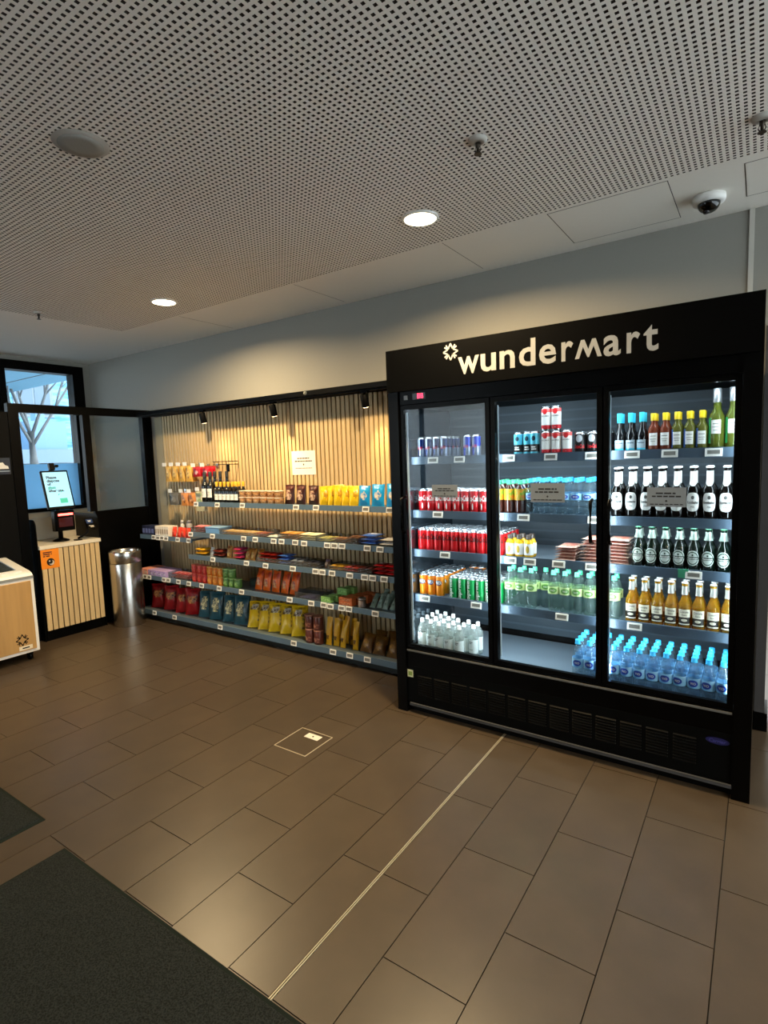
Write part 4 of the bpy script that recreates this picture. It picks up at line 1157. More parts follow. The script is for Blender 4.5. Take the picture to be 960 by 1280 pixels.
# control panel on the fascia
fb(-1.832, -1.806, 2.927, 2.93, 2.003, 2.029, 'switch', M('switch grey', '#8f8f8c', 0.4))
cp = fb(-1.77, -1.68, 2.926, 2.93, 2.0, 2.038, 'control_display', M('control black', '#1a1a1c', 0.3))
mb = MB()
for x in (-1.735, -1.712): 
    for (a, b2, c2, d2) in ((0, 0.016, 0.024, 0.027), (0, 0.016, 0.012, 0.015), (0, 0.016, 0.0, 0.003), (0, 0.003, 0.0, 0.027), (0.013, 0.016, 0.0, 0.027)):
        mb.box(x + a - FX0, x + b2 - FX0, 2.9255 - FY, 2.926 - FY, 2.006 + c2, 2.006 + d2)
mb.build('red_digits', M('red led', '#ff3050', 0.4, emit=3.0), cp)

# wordmark on the header
m_letter = M('silver lettering', '#b4b2ac', 0.5)
mb = MB()
ZB = 2.116
vx, _ = text_geo('x', 0.2)
XS = 0.088 / (max(p[1] for p in vx) - min(p[1] for p in vx))
for ch, x0, x1 in (('w', -1.446, -1.316), ('u', -1.307, -1.216), ('n', -1.195, -1.109), ('d', -1.086, -0.996), ('e', -0.977, -0.888), ('r', -0.861, -0.802), ('a', -0.657, -0.577), ('r', -0.551, -0.492), ('t', -0.477, -0.413)):
    v, f = text_geo(ch, 0.2, 0.0038)
    xs_ = [p[0] for p in v]; a, b2 = min(xs_), max(xs_)
    front_text(mb, [((p[0] - a) / (b2 - a) * (x1 - x0) + x0 - FX0, p[1] * XS + ZB) for p in v], f, -0.0126)
Mw = [(0, 0), (0.020, 0), (0.039, 0.056), (0.0605, 0.003), (0.0685, 0.003), (0.090, 0.056), (0.109, 0), (0.129, 0), (0.100, 0.09), (0.083, 0.09), (0.0645, 0.042), (0.046, 0.09), (0.029, 0.09)]
tri = [(0, 1, 2, 12), (12, 2, 11), (2, 3, 10, 11), (3, 4, 10), (4, 5, 9, 10), (5, 8, 9), (5, 6, 7, 8)]
mb.add([(-0.793 + p[0] - FX0, -0.0126, ZB + p[1]) for p in Mw], tri, 0)
wm = mb.build('lettering', m_letter, hd)
burst(MB(), -1.492, 2.246, 0.047, 0.085, lambda a, b2: (a - FX0, -0.0126, b2)).build('star_logo', m_letter, hd)

# doors
def door(x0, x1, hx):
    z0, z1 = 0.43, 1.97; ff = 0.026
    y0, y1 = 2.932, 2.958
    mb = MB()
    for b_ in ((x0, x0 + ff, z0, z1), (x1 - ff, x1, z0, z1), (x0 + ff, x1 - ff, z0, z0 + ff), (x0 + ff, x1 - ff, z1 - ff, z1)):
        mb.box(b_[0] - FX0, b_[1] - FX0, y0 - FY, y1 - FY, b_[2], b_[3])
    d_ = mb.build('door', m_black, fr)
    fb(x0 + ff, x1 - ff, y0 + 0.008, y0 + 0.013, z0 + ff, z1 - ff, 'glass_pane', m_frpane, d_)
    if hx is not None:
        mb = MB().tube([(hx - FX0, y0 - FY, 1.405), (hx - FX0, y0 - FY - 0.035, 1.395), (hx - FX0, y0 - FY - 0.038, 1.37), (hx - FX0, y0 - FY - 0.038, 1.215), (hx - FX0, y0 - FY - 0.03, 1.19), (hx - FX0, y0 - FY, 1.18)], 0.009, 8)
        mb.build('handle', m_black, d_)
    return d_
door(-1.868, -1.2735, -1.855)
door(-1.2665, -0.6685, -0.715)
door(-0.6615, -0.08, -0.625)
m_notice = M('dimmed notice sheet', '#7c8388', 0.7)  # paper greyed, its dim backlit look is in the colour
for (xa, xb, za, zb, lb_) in ((-1.657, -1.484, 1.404, 1.481, 'small grey notice taped on the fridge door in front of the red cans'),
                              (-1.04, -0.856, 1.387, 1.489, 'grey notice taped on the middle fridge door in front of water bottles'),
                              (-0.459, -0.29, 1.375, 1.468, 'grey notice taped on the fridge door in front of black beer bottles')):
    t = thing('door_notice', lb_, 'notice', ((xa + xb) / 2, 2.939, za), 'grey notices on the fridge doors')
    W, Hh = xb - xa, zb - za
    MB().box(-W / 2, W / 2, -0.001, 0.0, 0, Hh).build('sheet', m_notice, t)
    for i, (a, z, hh, mm) in enumerate(((0.27, 0.66, 0.075, m_ink2), (0.37, 0.5, 0.075, m_ink2), (0.42, 0.1, 0.05, m_ink2))):
        o = word_bars(-a * W, a * W, z * Hh, hh * Hh, i + 2, -0.0011).build('text_line', mm, t); o['kind'] = 'stuff'
    MB().prism([(-0.006, 0.3 * Hh), (0, 0.3 * Hh - 0.006), (0.006, 0.3 * Hh), (0, 0.3 * Hh + 0.006)], 'y', -0.0014, -0.0011).build('arrow_mark', m_ink2, t)

# shelves inside
D1, D2, D3, D4, D5 = 1.64, 1.298, 1.043, 0.745, 0.386
m_led = M('led strip', '#e6f6ff', 0.4, emit=5.0)
FTAG = MB().cbox(-0.036, 0.036, -0.006, 0.0, -0.019, 0.019, 0.002).box(-0.026, 0.026, -0.0066, -0.0058, -0.009, 0.01, 1).mesh('price_tag', [m_tagw, m_tagd])
def strip_light(x0, x1, y, z, par, e):
    ld = bpy.data.lights.new('shelf_light', 'AREA')
    ld.shape = 'RECTANGLE'; ld.size = x1 - x0; ld.size_y = 0.015; ld.energy = e; ld.color = COOL; ld.spread = math.radians(170)
    lo = bpy.data.objects.new('shelf_light', ld); COL.objects.link(lo)
    lo.parent = par; lo.location = ((x0 + x1) / 2 - FX0, y - FY, z)
    lo.rotation_euler = (math.radians(35), 0, 0)
def fshelf(deck, tags):
    s = fb(-1.862, -0.086, 3.058, 3.585, deck - 0.02, deck, 'shelf', m_deckf)
    fb(-1.862, -0.086, 3.045, 3.0578, deck - 0.036, deck + 0.012, 'price_rail', M('fridge price rail', '#48596a', 0.4, 0.1), s)
    fb(-1.85, -0.1, 3.06, 3.068, deck - 0.026, deck - 0.0205, 'led_strip', m_led, s)
    for x in tags:
        o = link('price_tag', FTAG, s, (x - FX0, 3.0445 - FY, deck - 0.012)); o.rotation_euler = (math.radians(-10), 0, 0)
    strip_light(-1.85, -0.1, 3.075, deck - 0.03, s, FRIDGE_W * (1.1 if deck < 0.8 else 0.9))
    return s
fshelf(D1, [-1.703, -1.52, -1.204, -0.963, -0.743, -0.547, -0.376, -0.19])
fshelf(D2, [-1.678, -1.277, -1.121, -0.729])
sh3 = fshelf(D3, [-1.634, -1.296, -1.201, -1.086, -0.921, -0.741, -0.262])
MB().box(-0.33 - FX0, -0.285 - FX0, 3.041 - FY, 3.0448 - FY, D3 - 0.03, D3 + 0.014).build('green_tag', M('green tag', '#3f9c76', 0.5), sh3)
fshelf(D4, [-1.788, -1.426, -0.904, -0.527])
cl = fb(-1.85, -0.1, 3.0, 3.03, 1.955, 1.969, 'canopy_light', m_led)
strip_light(-1.85, -0.1, 3.03, 1.95, cl, FRIDGE_W * 0.25)

# upright fill lights added out of sight behind the door posts
for x, yaw in ((-1.856, -0.7), (-1.29, 0.45), (-1.25, -0.45), (-0.685, 0.45), (-0.645, -0.45), (-0.092, 0.7)):
    lb_ = fb(x - 0.006, x + 0.006, 2.9905, 2.996, 0.46, 1.93, 'fill_bar', M('fill bar housing', '#d9e6ee', 0.4))
    ld = bpy.data.lights.new('fill_bar_light', 'AREA')
    ld.shape = 'RECTANGLE'; ld.size = 0.012; ld.size_y = 1.45; ld.energy = FRIDGE_W * 0.48; ld.color = COOL; ld.spread = math.radians(160)
    lo = bpy.data.objects.new('fill_bar_light', ld); COL.objects.link(lo); lo.parent = lb_
    lo.location = (x - FX0, 2.998 - FY, 1.2)
    dv = Vector((-math.sin(yaw), math.cos(yaw), 0))
    lo.rotation_euler = dv.to_track_quat('-Z', 'Y').to_euler()

# ------------------------------------------------------------------ drinks
m_alu = M('can aluminium', '#c8cbcf', 0.25, 0.95)
SEG = 24
def can(name, r, h, zs, mats, mf, parts, cat='drink can'):
    pr = [(r * 0.82, 0.0), (r * 0.88, 0.002), (r, 0.009)] + [(r, z) for z in zs if 0.009 < z < h - 0.014] + [(r, h - 0.013), (r * 0.88, h - 0.003)]
    body = MB().lathe(pr, SEG, mf=mf).mesh(name, mats)
    lid = MB().lathe([(r * 0.88, h - 0.0035), (r * 0.9, h - 0.001), (r * 0.88, h), (r * 0.84, h - 0.0015), (r * 0.82, h - 0.004), (0.0, h - 0.004)], 20, cap=False)
    lid.box(-0.006, 0.006, -0.016, 0.006, h - 0.004, h - 0.0028)
    return Item(name, body, [('lid', lid.mesh('lid', m_alu))] + parts, cat)
def ang_front(a):                       # angle measured from the -y direction
    d_ = (a + PI / 2 + PI) % (2 * PI) - PI
    return d_
def rim(z, h): return z < 0.006 or z > h - 0.012
def ctext(s, r, width, height, zc, mt, name='lettering', shear=0.0, off=0.0006, rot=False, dr=0.0006, a0=0.0):
    v, f = text_geo(s, 0.05, off, shear, cuts=0.006)
    if rot: v = [(-p[1], p[0]) for p in v]
    v = fit(v, width, height)
    return (name, wrap_text(MB(), v, f, r + dr, zc, 0, a0).mesh(name, mt))
m_wht = M('print white', '#f4f2ee', 0.4)
m_blk = M('print black', '#141212', 0.4)
m_redp = M('print red', '#d61f26', 0.4)

def put_grid(it, xs_, y0, z, label, n, dy, jit=0.1, skip=0.0):
    g_ = grp(label)
    for x in xs_:
        for k_ in range(n):
            it.put((x, y0 + k_ * dy, z), label, g_, rotz=RND.uniform(-jit, jit))

# top shelf ---------------------------------------------------------------
rbm = [M('can navy', '#10265e', 0.25, 0.5), M('can silver', '#8793ab', 0.3, 0.7), m_alu]
def mf_en(z, a, r):
    if rim(z, 0.135): return 2
    t_ = ang_front(a)
    return 1 if (t_ > 0.1) != (z > 0.065) and abs(t_) < 2.4 else 0
en = can('energy_drink_can', 0.0262, 0.135, [0.035, 0.065, 0.1], rbm, mf_en, [ctext('Red Bull', 0.0262, 0.036, 0.018, 0.067, m_redp, shear=0.2)])
put_grid(en, (-1.812, -1.757, -1.702, -1.647), 3.095, D1, 'slim navy and silver energy drink can in the block on the top fridge shelf', 4, 0.056)
en2m = [M('can royal', '#1b3ac0', 0.25, 0.4), rbm[1], m_alu]
en2 = can('energy_drink_can', 0.0262, 0.135, [0.035, 0.065, 0.1], en2m, mf_en, [ctext('Red Bull', 0.0262, 0.036, 0.018, 0.067, m_redp, shear=0.2)])
put_grid(en2, (-1.483, -1.425), 3.085, D1, 'royal blue and silver energy drink can, one of a pair on the top fridge shelf', 1, 0.06)
tlm = [M('can teal', '#5cc3dc', 0.35, 0.2), m_blk, m_alu]
tl = can('cocktail_can', 0.0262, 0.135, [0.02, 0.062, 0.1], tlm, lambda z, a, r: 2 if rim(z, 0.135) else (1 if 0.02 < z < 0.062 else 0),
         [('leaf_mark', oval(MB(), 0.0268, 0.42, 0.014, 0.095).mesh('leaf_mark', M('mark navy', '#17384a', 0.4))),
          ('print_lines', patch(patch(MB(), 0.0268, -0.5, 0.4, 0.043, 0.05), 0.0268, -0.55, 0.55, 0.031, 0.038).mesh('print_lines', m_wht))])
for x, y in ((-1.171, 3.11), (-1.114, 3.11), (-1.062 - 0.003, 3.085)):
    tl.put((x, y, D1), 'light teal can with black band beside the red and white cans', 'light teal cans')
rwm = [M('can red', '#d8202c', 0.3, 0.1), m_wht, m_alu, M('can coral', '#ef6a66', 0.35)]
rw = can('rum_cocktail_can', 0.0262, 0.133, [0.03, 0.045, 0.085, 0.1], rwm, lambda z, a, r: 2 if rim(z, 0.133) else (0 if z < 0.03 else 3 if z > 0.1 else 1),
         [('round_emblem', oval(MB(), 0.0267, 0.5, 0.015, 0.104).mesh('round_emblem', m_redp)),
          ctext('BACARDI', 0.0262, 0.042, 0.008, 0.08, m_blk), ('point', MB().add([(0.0268 * math.sin(a), -0.0268 * math.cos(a), z) for a, z in ((-0.7, 0.04), (0.7, 0.04), (0.0, 0.016))], [(0, 1, 2)]).mesh('point', m_wht))])
for x in (-1.000, -0.9435):
    for l_ in (0, 1): rw.put((x, 3.085, D1 + 0.1335 * l_), 'red and white rum cocktail can in the raised stack on the top fridge shelf', 'red and white rum cans')
rw.put((-0.885, 3.085, D1), 'red and white rum cocktail can standing single at the end of the stack', None)
brm = [M('can black', '#131214', 0.3, 0.2), m_alu, m_wht]
bc = can('rum_cola_can', 0.031, 0.118, [0.03, 0.06], brm, lambda z, a, r: 1 if rim(z, 0.118) else 0,
         [('pale_emblem', oval(MB(), 0.0316, 0.55, 0.02, 0.082).mesh('pale_emblem', M('emblem grey', '#b9bcc2', 0.4))),
          ctext('Coca-Cola', 0.031, 0.06, 0.022, 0.04, m_redp, shear=0.3, off=0.0014)])
put_grid(bc, (-0.818, -0.752, -0.686), 3.1, D1, 'black cola can with grey emblem and red script on the top fridge shelf', 2, 0.066)
m_cyan = M('cyan capsule', '#35c4e6', 0.35)
m_yelc = M('yellow screw cap', '#f2cf1c', 0.35)
gl_dk = M('near black glass', '#0d0f12', 0.06, spec=0.8)
cy = wine('sparkling_bottle', 0.026, 0.2, gl_dk, m_cyan, [lab('label', 0.026, 0.9, 0.02, 0.062, M('grey blue label', '#a9b8c2', 0.5), [(0.045, 0.004, 0.6)], M('label navy', '#2a3c4e', 0.5)), lab('label_stripe', 0.026, 0.9, 0.006, 0.0195, m_cyan)], 0.0115, 0.07, 0.05, 0.048)
put_grid(cy, (-0.618, -0.5645, -0.511), 3.1, D1, 'dark sparkling wine bottle with cyan capsule on the top fridge shelf', 2, 0.058)
rs = wine('rose_wine_bottle', 0.026, 0.19, glassy('rose glass', '#b55a3c', haze=0.35, hazecol='#b5583a'), m_yelc, [lab('label', 0.026, 0.8, 0.03, 0.092, m_paper, [(0.075, 0.004, 0.5), (0.06, 0.003, 0.55), (0.05, 0.003, 0.4)], m_lightink)], 0.012, 0.045, 0.035, 0.036)
put_grid(rs, (-0.4575, -0.404), 3.1, D1, 'small rose wine bottle with yellow cap and white label in the fridge', 2, 0.058)
ww = wine('white_wine_bottle', 0.026, 0.19, glassy('straw glass', '#a8ab5a', haze=0.3, hazecol='#a3a24a'), m_yelc, [lab('label', 0.026, 0.7, 0.03, 0.092, m_paper, [(0.075, 0.004, 0.5), (0.06, 0.003, 0.55), (0.05, 0.003, 0.4)], m_lightink), ('blue_band', patch(MB(), 0.0266, -1.3, -0.7, 0.015, 0.105, 0, 4).mesh('blue_band', M('band blue', '#3a66c4', 0.5)))], 0.012, 0.045, 0.035, 0.036)
put_grid(ww, (-0.3505, -0.297, -0.2435), 3.1, D1, 'small white wine bottle with blue edged label and yellow cap in the fridge', 2, 0.058, 0.05)
bw_ = wine('white_wine_bottle', 0.0325, 0.288, glassy('lime glass', '#a9b84a', haze=0.3, hazecol='#8f9a3c'), M('silver capsule', '#b9bcc0', 0.3, 0.7), [lab('label', 0.0325, 0.65, 0.075, 0.14, m_paper, [(0.12, 0.004, 0.4), (0.105, 0.003, 0.5), (0.09, 0.003, 0.35)], m_lightink), ('green_band', patch(MB(), 0.0331, -1.25, -0.72, 0.03, 0.15, 0, 4).mesh('green_band', M('band green', '#2fb266', 0.5)))], 0.0145, 0.085, 0.055, 0.065)
put_grid(bw_, (-0.184, -0.1175), 3.10, D1, 'tall white wine bottle with silver capsule and green edged label in the fridge', 2, 0.067, 0.05)

# second shelf -------------------------------------------------------------
m_ccr = M('can cola red', '#d3131c', 0.28, 0.25)
coke = can('cola_can', 0.029, 0.146, [0.05, 0.1], [m_ccr, m_alu], lambda z, a, r: 1 if rim(z, 0.146) else 0,
           [ctext('Coca-Cola', 0.029, 0.078, 0.036, 0.09, m_wht, shear=0.3, off=0.0014),
            ('bottle_mark', oval(MB(), 0.0296, 0.16, 0.02, 0.04).mesh('bottle_mark', m_wht))])
put_grid(coke, (-1.815, -1.754, -1.693, -1.632, -1.571, -1.51, -1.449, -1.388), 3.1, D2, 'red cola can with white script on the second fridge shelf', 4, 0.0615, 0.35)
m_brownl = M('brown soft drink', '#3a160c', 0.12, spec=0.6)
m_gcap = M('mint green cap', '#3fae80', 0.4)
def pet(r, h, liquid, cap, labz, labm, text, tm, ribs=True, shoulder=0.06, cap_r=0.0135, oval_m=None, half=PI, cat='water bottle', name='water_bottle', blank=False, ov_w=0.75):
    z_sh = h - 0.025 - shoulder
    pr = [(0.0, 0.006), (r * 0.55, 0.0015), (r * 0.8, 0.0), (r * 0.98, 0.012), (r, 0.02)]
    if ribs:
        z = 0.035
        while z < z_sh - 0.012:
            pr += [(r, z - 0.006), (r * 0.965, z), (r, z + 0.006)]; z += 0.02
    pr += [(r, z_sh)]
    for i in range(1, 6):
        t_ = i / 5
        pr.append((r + (cap_r * 0.9 - r) * (t_ ** 1.25), z_sh + shoulder * t_))
    pr += [(cap_r * 0.9, h - 0.02)]
    body = MB().lathe(pr, 18).mesh(name, liquid)
    cp_ = MB().lathe([(cap_r * 1.12, h - 0.024), (cap_r * 1.12, h - 0.021), (cap_r, h - 0.02), (cap_r, h - 0.002), (cap_r * 0.9, h)], 14).mesh('cap', cap)
    z0, z1 = labz
    sub = []
    if oval_m: sub.append(('oval_badge', oval(MB(), r + 0.0014, ov_w, (z1 - z0) * 0.34, (z0 + z1) / 2).mesh('oval_badge', oval_m)))
    if text: sub.append(ctext(text, r, 0.026, 0.012, (z0 + z1) / 2, tm, dr=0.002))
    lb2 = ('label', patch(MB(), r + 0.0008, -half, half, z0, z1, 0, 20).mesh('label', labm), sub)
    return Item(name, body, [('cap', cp_), lb2], cat)
def orange_leaf(u): return u
br2 = pet(0.0315, 0.2, m_brownl, m_gcap, (0.085, 0.15), M('fruit label', '#e8801c', 0.45, second='#7aa02c', nscale=45), None, None, True, 0.035, cat='iced tea bottle', name='iced_tea_bottle')
put_grid(br2, (-1.292, -1.226, -1.160), 3.1, D2, 'brown iced tea bottle with orange fruit label and green cap', 3, 0.067)
m_pet = glassy('clear water pet', '#dfeaf0', haze=0.05, hazecol='#cfe2ea', ior=1.4, rough=0.04)
m_petb = glassy('bluish water pet', '#eaf2f6', haze=0.06, hazecol='#b4cdd8', ior=1.4, rough=0.04)
m_bcap = M('sky blue cap', '#2fb0ea', 0.35)
m_vlab = M('water label blue', '#62b4ec', 0.4, second='#b4def6', nscale=18)
m_voval = M('badge deep blue', '#0d3ba8', 0.4)
wb2 = pet(0.0305, 0.21, m_petb, m_bcap, (0.09, 0.125), m_vlab, 'ViO', m_wht, oval_m=m_voval)
put_grid(wb2, (-1.093, -1.0295, -0.966, -0.9025, -0.839, -0.7755), 3.1, D2, 'clear water bottle with blue label and blue cap on the second fridge shelf', 3, 0.0635)
m_beer = M('black beer glass', '#080605', 0.07, spec=0.45)
pb_ = bottle_profile(0.034, 0.262, 0.0135, 0.065, 0.055)
def neck_r(z):
    for (r0, z0), (r1, z1) in zip(pb_[:-1], pb_[1:]):
        if z0 <= z <= z1 and z1 > z0: return r0 + (r1 - r0) * (z - z0) / (z1 - z0) + 0.0008
    return 0.015
nk = MB()
for z0, z1, h0, h1 in ((0.168, 0.18, 0.3, 0.9), (0.18, 0.195, 0.9, 1.3), (0.195, 0.225, 1.3, 1.2), (0.225, 0.24, 1.2, 1.1)):
    n = 8; vs = []
    for i in range(n + 1):
        t_ = -1 + 2 * i / n
        vs += [(neck_r(z0) * math.sin(h0 * t_), -neck_r(z0) * math.cos(h0 * t_), z0), (neck_r(z1) * math.sin(h1 * t_), -neck_r(z1) * math.cos(h1 * t_), z1)]
    nk.add(vs, [(2 * i, 2 * i + 2, 2 * i + 3, 2 * i + 1) for i in range(n)], 0, True)
kb = Item('beer_bottle', MB().lathe(pb_, 22).mesh('beer_bottle', m_beer),
          [('crown_cap', MB().lathe([(0.0165, 0.255), (0.0165, 0.262), (0.012, 0.2645)], 16).mesh('crown_cap', m_wht)),
           ('neck_label', nk.mesh('neck_label', m_wht)),
           ('label', oval(MB(), 0.0348, 0.85, 0.046, 0.09, power=3.0).mesh('label', m_wht),
            [ctext('Krombacher', 0.0348, 0.05, 0.014, 0.088, m_blk, off=0.0012),
             ('crest', oval(MB(), 0.0354, 0.2, 0.009, 0.112).mesh('crest', M('crest grey', '#5a5a58', 0.5))),
             ctext('Pils', 0.0348, 0.018, 0.008, 0.066, M('crest grey', '#5a5a58', 0.5), 'small_print', shear=0.3)])], 'beer bottle')
put_grid(kb, (-0.627, -0.557, -0.487, -0.417, -0.347, -0.277, -0.207, -0.136), 3.1, D2, 'black beer bottle with white oval label and white neck label', 2, 0.071, 0.06)

# third shelf ---------------------------------------------------------------
m_czr = M('can zero red', '#e01820', 0.28, 0.25)
zero = can('cola_can', 0.029, 0.146, [0.05, 0.1], [m_czr, m_alu], lambda z, a, r: 1 if rim(z, 0.146) else 0,
           [ctext('Coca-Cola', 0.029, 0.078, 0.036, 0.094, m_blk, shear=0.3, off=0.0014)])
put_grid(zero, [-1.825 + 0.0595 * i for i in range(10)], 3.095, D3, 'red cola can with black script on the third fridge shelf', 5, 0.0595, 0.35)
ju = pet(0.0265, 0.135, M('yellow juice', '#dfae1e', 0.12, spec=0.6), M('dark cap', '#3a2c22', 0.4), (0.02, 0.085), m_wht, None, None, False, 0.03, 0.016, oval_m=M('juice print', '#c9a83a', 0.5), half=1.9, cat='juice bottle', name='juice_bottle', ov_w=0.4)
put_grid(ju, (-1.222, -1.166, -1.11), 3.095, D3, 'small yellow juice bottle with white label on the third fridge shelf', 2, 0.056)
sal = Item('salami_pack', bag_mesh('salami_pack', 0.118, 0.17, 0.016, [M('pack film', '#d9b8a8', 0.25), M('salami', '#a8402e', 0.4, second='#e0a08a', nscale=60), M('salami dark', '#8a2a20', 0.4, second='#c9806a', nscale=50)], lambda u, v: 0 if (abs(u) > 0.85 or v < 0.08 or v > 0.92) else (1 if v < 0.55 else 2), 51, nx=8, nz=8), [], 'meat pack')
for x, n in ((-0.895, 5), (-0.755, 8), (-0.622, 8)):
    for k_ in range(n):
        sal.put((x + RND.uniform(-.006, .006), 3.075 + RND.uniform(-.004, .004), D3 + 0.009 + 0.0175 * k_), 'flat sliced salami pack in the stacks on the third fridge shelf', 'flat salami packs', rot=(-PI / 2, 0, RND.uniform(-.04, .04)))
m_hein = M('dark green beer glass', '#06130c', 0.07, spec=0.8)
hb_p = bottle_profile(0.0305, 0.215, 0.0125, 0.055, 0.055)
m_hl = M('silver green label', '#c9d2cc', 0.4)
m_hg = M('label dark green', '#1e3a2a', 0.4)
hb = Item('beer_bottle', MB().lathe(hb_p, 20).mesh('beer_bottle', m_hein),
          [('crown_cap', MB().lathe([(0.0155, 0.207), (0.0155, 0.214), (0.011, 0.2165)], 14).mesh('crown_cap', M('cap green', '#2a5a40', 0.35, 0.4))),
           ('neck_foil', MB().lathe([(0.0205, 0.155), (0.0138, 0.178), (0.0136, 0.2)], 16, cap=False).mesh('neck_foil', M('foil pale', '#8f9c94', 0.3, 0.4))),
           ('label', oval(MB(), 0.0312, 0.98, 0.038, 0.066).mesh('label', m_hl),
            [('ring', oval(MB(), 0.0316, 0.84, 0.0325, 0.066).mesh('ring', m_hg)),
             ('field', oval(MB(), 0.032, 0.7, 0.0275, 0.066).mesh('field', m_hl)),
             ('band', patch(MB(), 0.0325, -0.95, 0.95, 0.059, 0.073, 0, 8).mesh('band', m_hg)),
             ('lettering', wrap_text(MB(), fit(text_geo('Heineken', 0.05, 0.001, cuts=0.006)[0], 0.046, 0.009), text_geo('Heineken', 0.05, 0.001, cuts=0.006)[1], 0.033, 0.066).mesh('lettering', m_wht)),
             ('star', oval(MB(), 0.0326, 0.12, 0.005, 0.081).mesh('star', m_hg))])], 'beer bottle')
put_grid(hb, [-0.522 + 0.0632 * i for i in range(7)], 3.1, D3, 'dark green beer bottle with round silver label on the third fridge shelf', 2, 0.064, 0.06)

# fourth shelf ----------------------------------------------------------------
fam = [M('can orange', '#f08a12', 0.28, 0.2), m_alu, M('print navy', '#1c2c6e', 0.4)]
fan = can('orange_soda_can', 0.029, 0.146, [0.078, 0.108], fam, lambda z, a, r: 1 if rim(z, 0.146) else 0,
          [('navy_badge', oval(MB(), 0.0295, 0.95, 0.017, 0.093).mesh('navy_badge', fam[2])), ctext('FANTA', 0.029, 0.05, 0.022, 0.094, m_wht, dr=0.0012, off=0.0016)])
put_grid(fan, (-1.825, -1.764, -1.703), 3.1, D4, 'orange soda can with navy and white badge on the fourth fridge shelf', 6, 0.061)
fan2 = can('orange_soda_can', 0.029, 0.146, [0.07], [M('can amber', '#d97a20', 0.28, 0.2), m_alu, M('print blue grey', '#5a6a9c', 0.4)], lambda z, a, r: 1 if rim(z, 0.146) else (2 if z < 0.07 else 0), [])
for x in (-1.64, -1.578): fan2.put((x, 3.47, D4), 'orange and blue soda can standing far back on the fourth fridge shelf', 'orange and blue soda cans')
spm = [M('can green', '#12a050', 0.28, 0.25), m_alu]
spr = can('lemon_soda_can', 0.029, 0.146, [0.05, 0.1], spm, lambda z, a, r: 1 if rim(z, 0.146) else 0,
          [ctext('Sprite', 0.029, 0.036, 0.118, 0.07, m_wht, rot=True, off=0.0012, a0=-0.35)])
put_grid(spr, (-1.603, -1.5425, -1.482, -1.4215, -1.361, -1.3005), 3.1, D4, 'green lemon soda can with white upright script on the fourth fridge shelf', 5, 0.0605, 0.05)
m_glab = M('water label lime', '#cfe3a0', 0.4)
gw = pet(0.0315, 0.235, glassy('greenish water pet', '#e8f0ee', haze=0.06, hazecol='#b4cfc9', ior=1.4, rough=0.04), m_gcap, (0.105, 0.148), m_glab, 'ViO', m_wht, oval_m=M('badge green', '#5f9a3c', 0.4), shoulder=0.065)
put_grid(gw, (-1.229, -1.1635, -1.098), 3.1, D4, 'clear water bottle with lime label and green cap on the fourth fridge shelf', 2, 0.067, 0.3)
put_grid(gw, (-1.0325,), 3.165, D4, 'clear water bottle with lime label and green cap on the fourth fridge shelf', 1, 0.067, 0.3)
put_grid(gw, (-0.967, -0.9015, -0.836, -0.7705, -0.705, -0.6395), 3.1, D4, 'clear water bottle with lime label and green cap on the fourth fridge shelf', 2, 0.067, 0.3)
m_gold = glassy('golden beer glass', '#e6b84a', haze=0.3, hazecol='#cf9a20', rough=0.03)
cb_p = bottle_profile(0.03, 0.235, 0.0125, 0.06, 0.07)
m_corl = M('crown label ivory', '#ece6d2', 0.5)
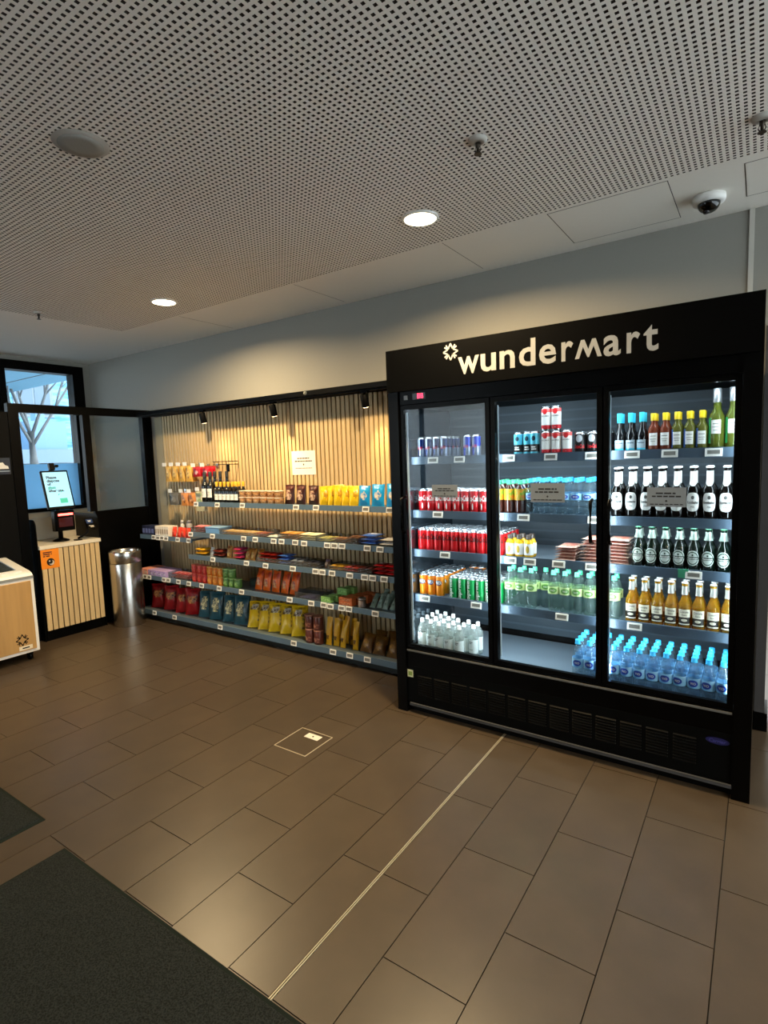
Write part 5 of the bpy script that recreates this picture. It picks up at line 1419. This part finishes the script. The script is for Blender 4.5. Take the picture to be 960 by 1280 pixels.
cor = Item('beer_bottle', MB().lathe(cb_p, 20).mesh('beer_bottle', m_gold),
           [('crown_cap', MB().lathe([(0.0155, 0.227), (0.0155, 0.234), (0.011, 0.2365)], 14).mesh('crown_cap', M('cap silver', '#b9bab8', 0.3, 0.7))),
            ('neck_foil', MB().lathe([(0.0166, 0.172), (0.0136, 0.195), (0.0134, 0.2265)], 16, cap=False).mesh('neck_foil', M('foil silver', '#c2c2bc', 0.25, 0.6))),
            ('label', patch(MB(), 0.0306, -1.0, 1.0, 0.06, 0.1, 0, 8).mesh('label', m_corl),
             [ctext('Corona', 0.0306, 0.04, 0.012, 0.088, m_blk), ctext('Extra', 0.0306, 0.022, 0.008, 0.072, m_blk)]),
            ('base_label', patch(MB(), 0.0306, -1.0, 1.0, 0.018, 0.0595, 0, 8).mesh('base_label', M('base label black', '#17120c', 0.4)),
             [('crest', oval(MB(), 0.0312, 0.45, 0.007, 0.045).mesh('crest', m_corl)), ('stripe', patch(MB(), 0.0312, -0.9, 0.9, 0.022, 0.028, 0, 8).mesh('stripe', m_corl))])], 'beer bottle')
put_grid(cor, [-0.5525 + 0.0622 * i for i in range(8)], 3.1, D4, 'golden clear beer bottle with ivory and black labels on the fourth fridge shelf', 2, 0.064, 0.06)

# bottom deck -------------------------------------------------------------------
m_milk = glassy('misty bottle', '#e6ecea', haze=0.26, hazecol='#cfd6d2', ior=1.4, rough=0.08)
wt = pet(0.0315, 0.205, m_milk, m_wht, (0.03, 0.115), M('pale label', '#dfe6e2', 0.5), None, None, False, 0.045, 0.0125, half=1.5, cat='water bottle', name='flavoured_water_bottle')
ptx = ('print_lines', patch(patch(patch(MB(), 0.0329, -0.5, 0.3, 0.097, 0.102), 0.0329, -0.5, 0.1, 0.089, 0.093), 0.0329, -0.5, 0.4, 0.05, 0.053).mesh('print_lines', M('label grey ink', '#6a706c', 0.5)))
wt.parts[1][2].append(ptx)
WTP = [(-1.83, 3.07, 4), (-1.76, 3.06, 4), (-1.69, 3.04, 4), (-1.615, 3.03, 3), (-1.54, 3.03, 3), (-1.47, 3.09, 2)]
for x, y, n in WTP:
    for k_ in range(n): wt.put((x, y + 0.068 * k_, D5), 'misty white bottle with white cap on the fridge bottom deck', 'misty white bottles', rotz=RND.uniform(-.2, .2))
wb5 = pet(0.0295, 0.235, m_petb, m_bcap, (0.085, 0.135), m_vlab, 'ViO', m_wht, oval_m=m_voval, shoulder=0.07)
put_grid(wb5, [-0.813 + 0.0626 * i for i in range(12)], 3.03, D5, 'clear water bottle with blue label and blue cap on the fridge bottom deck', 4, 0.0626, 0.3)
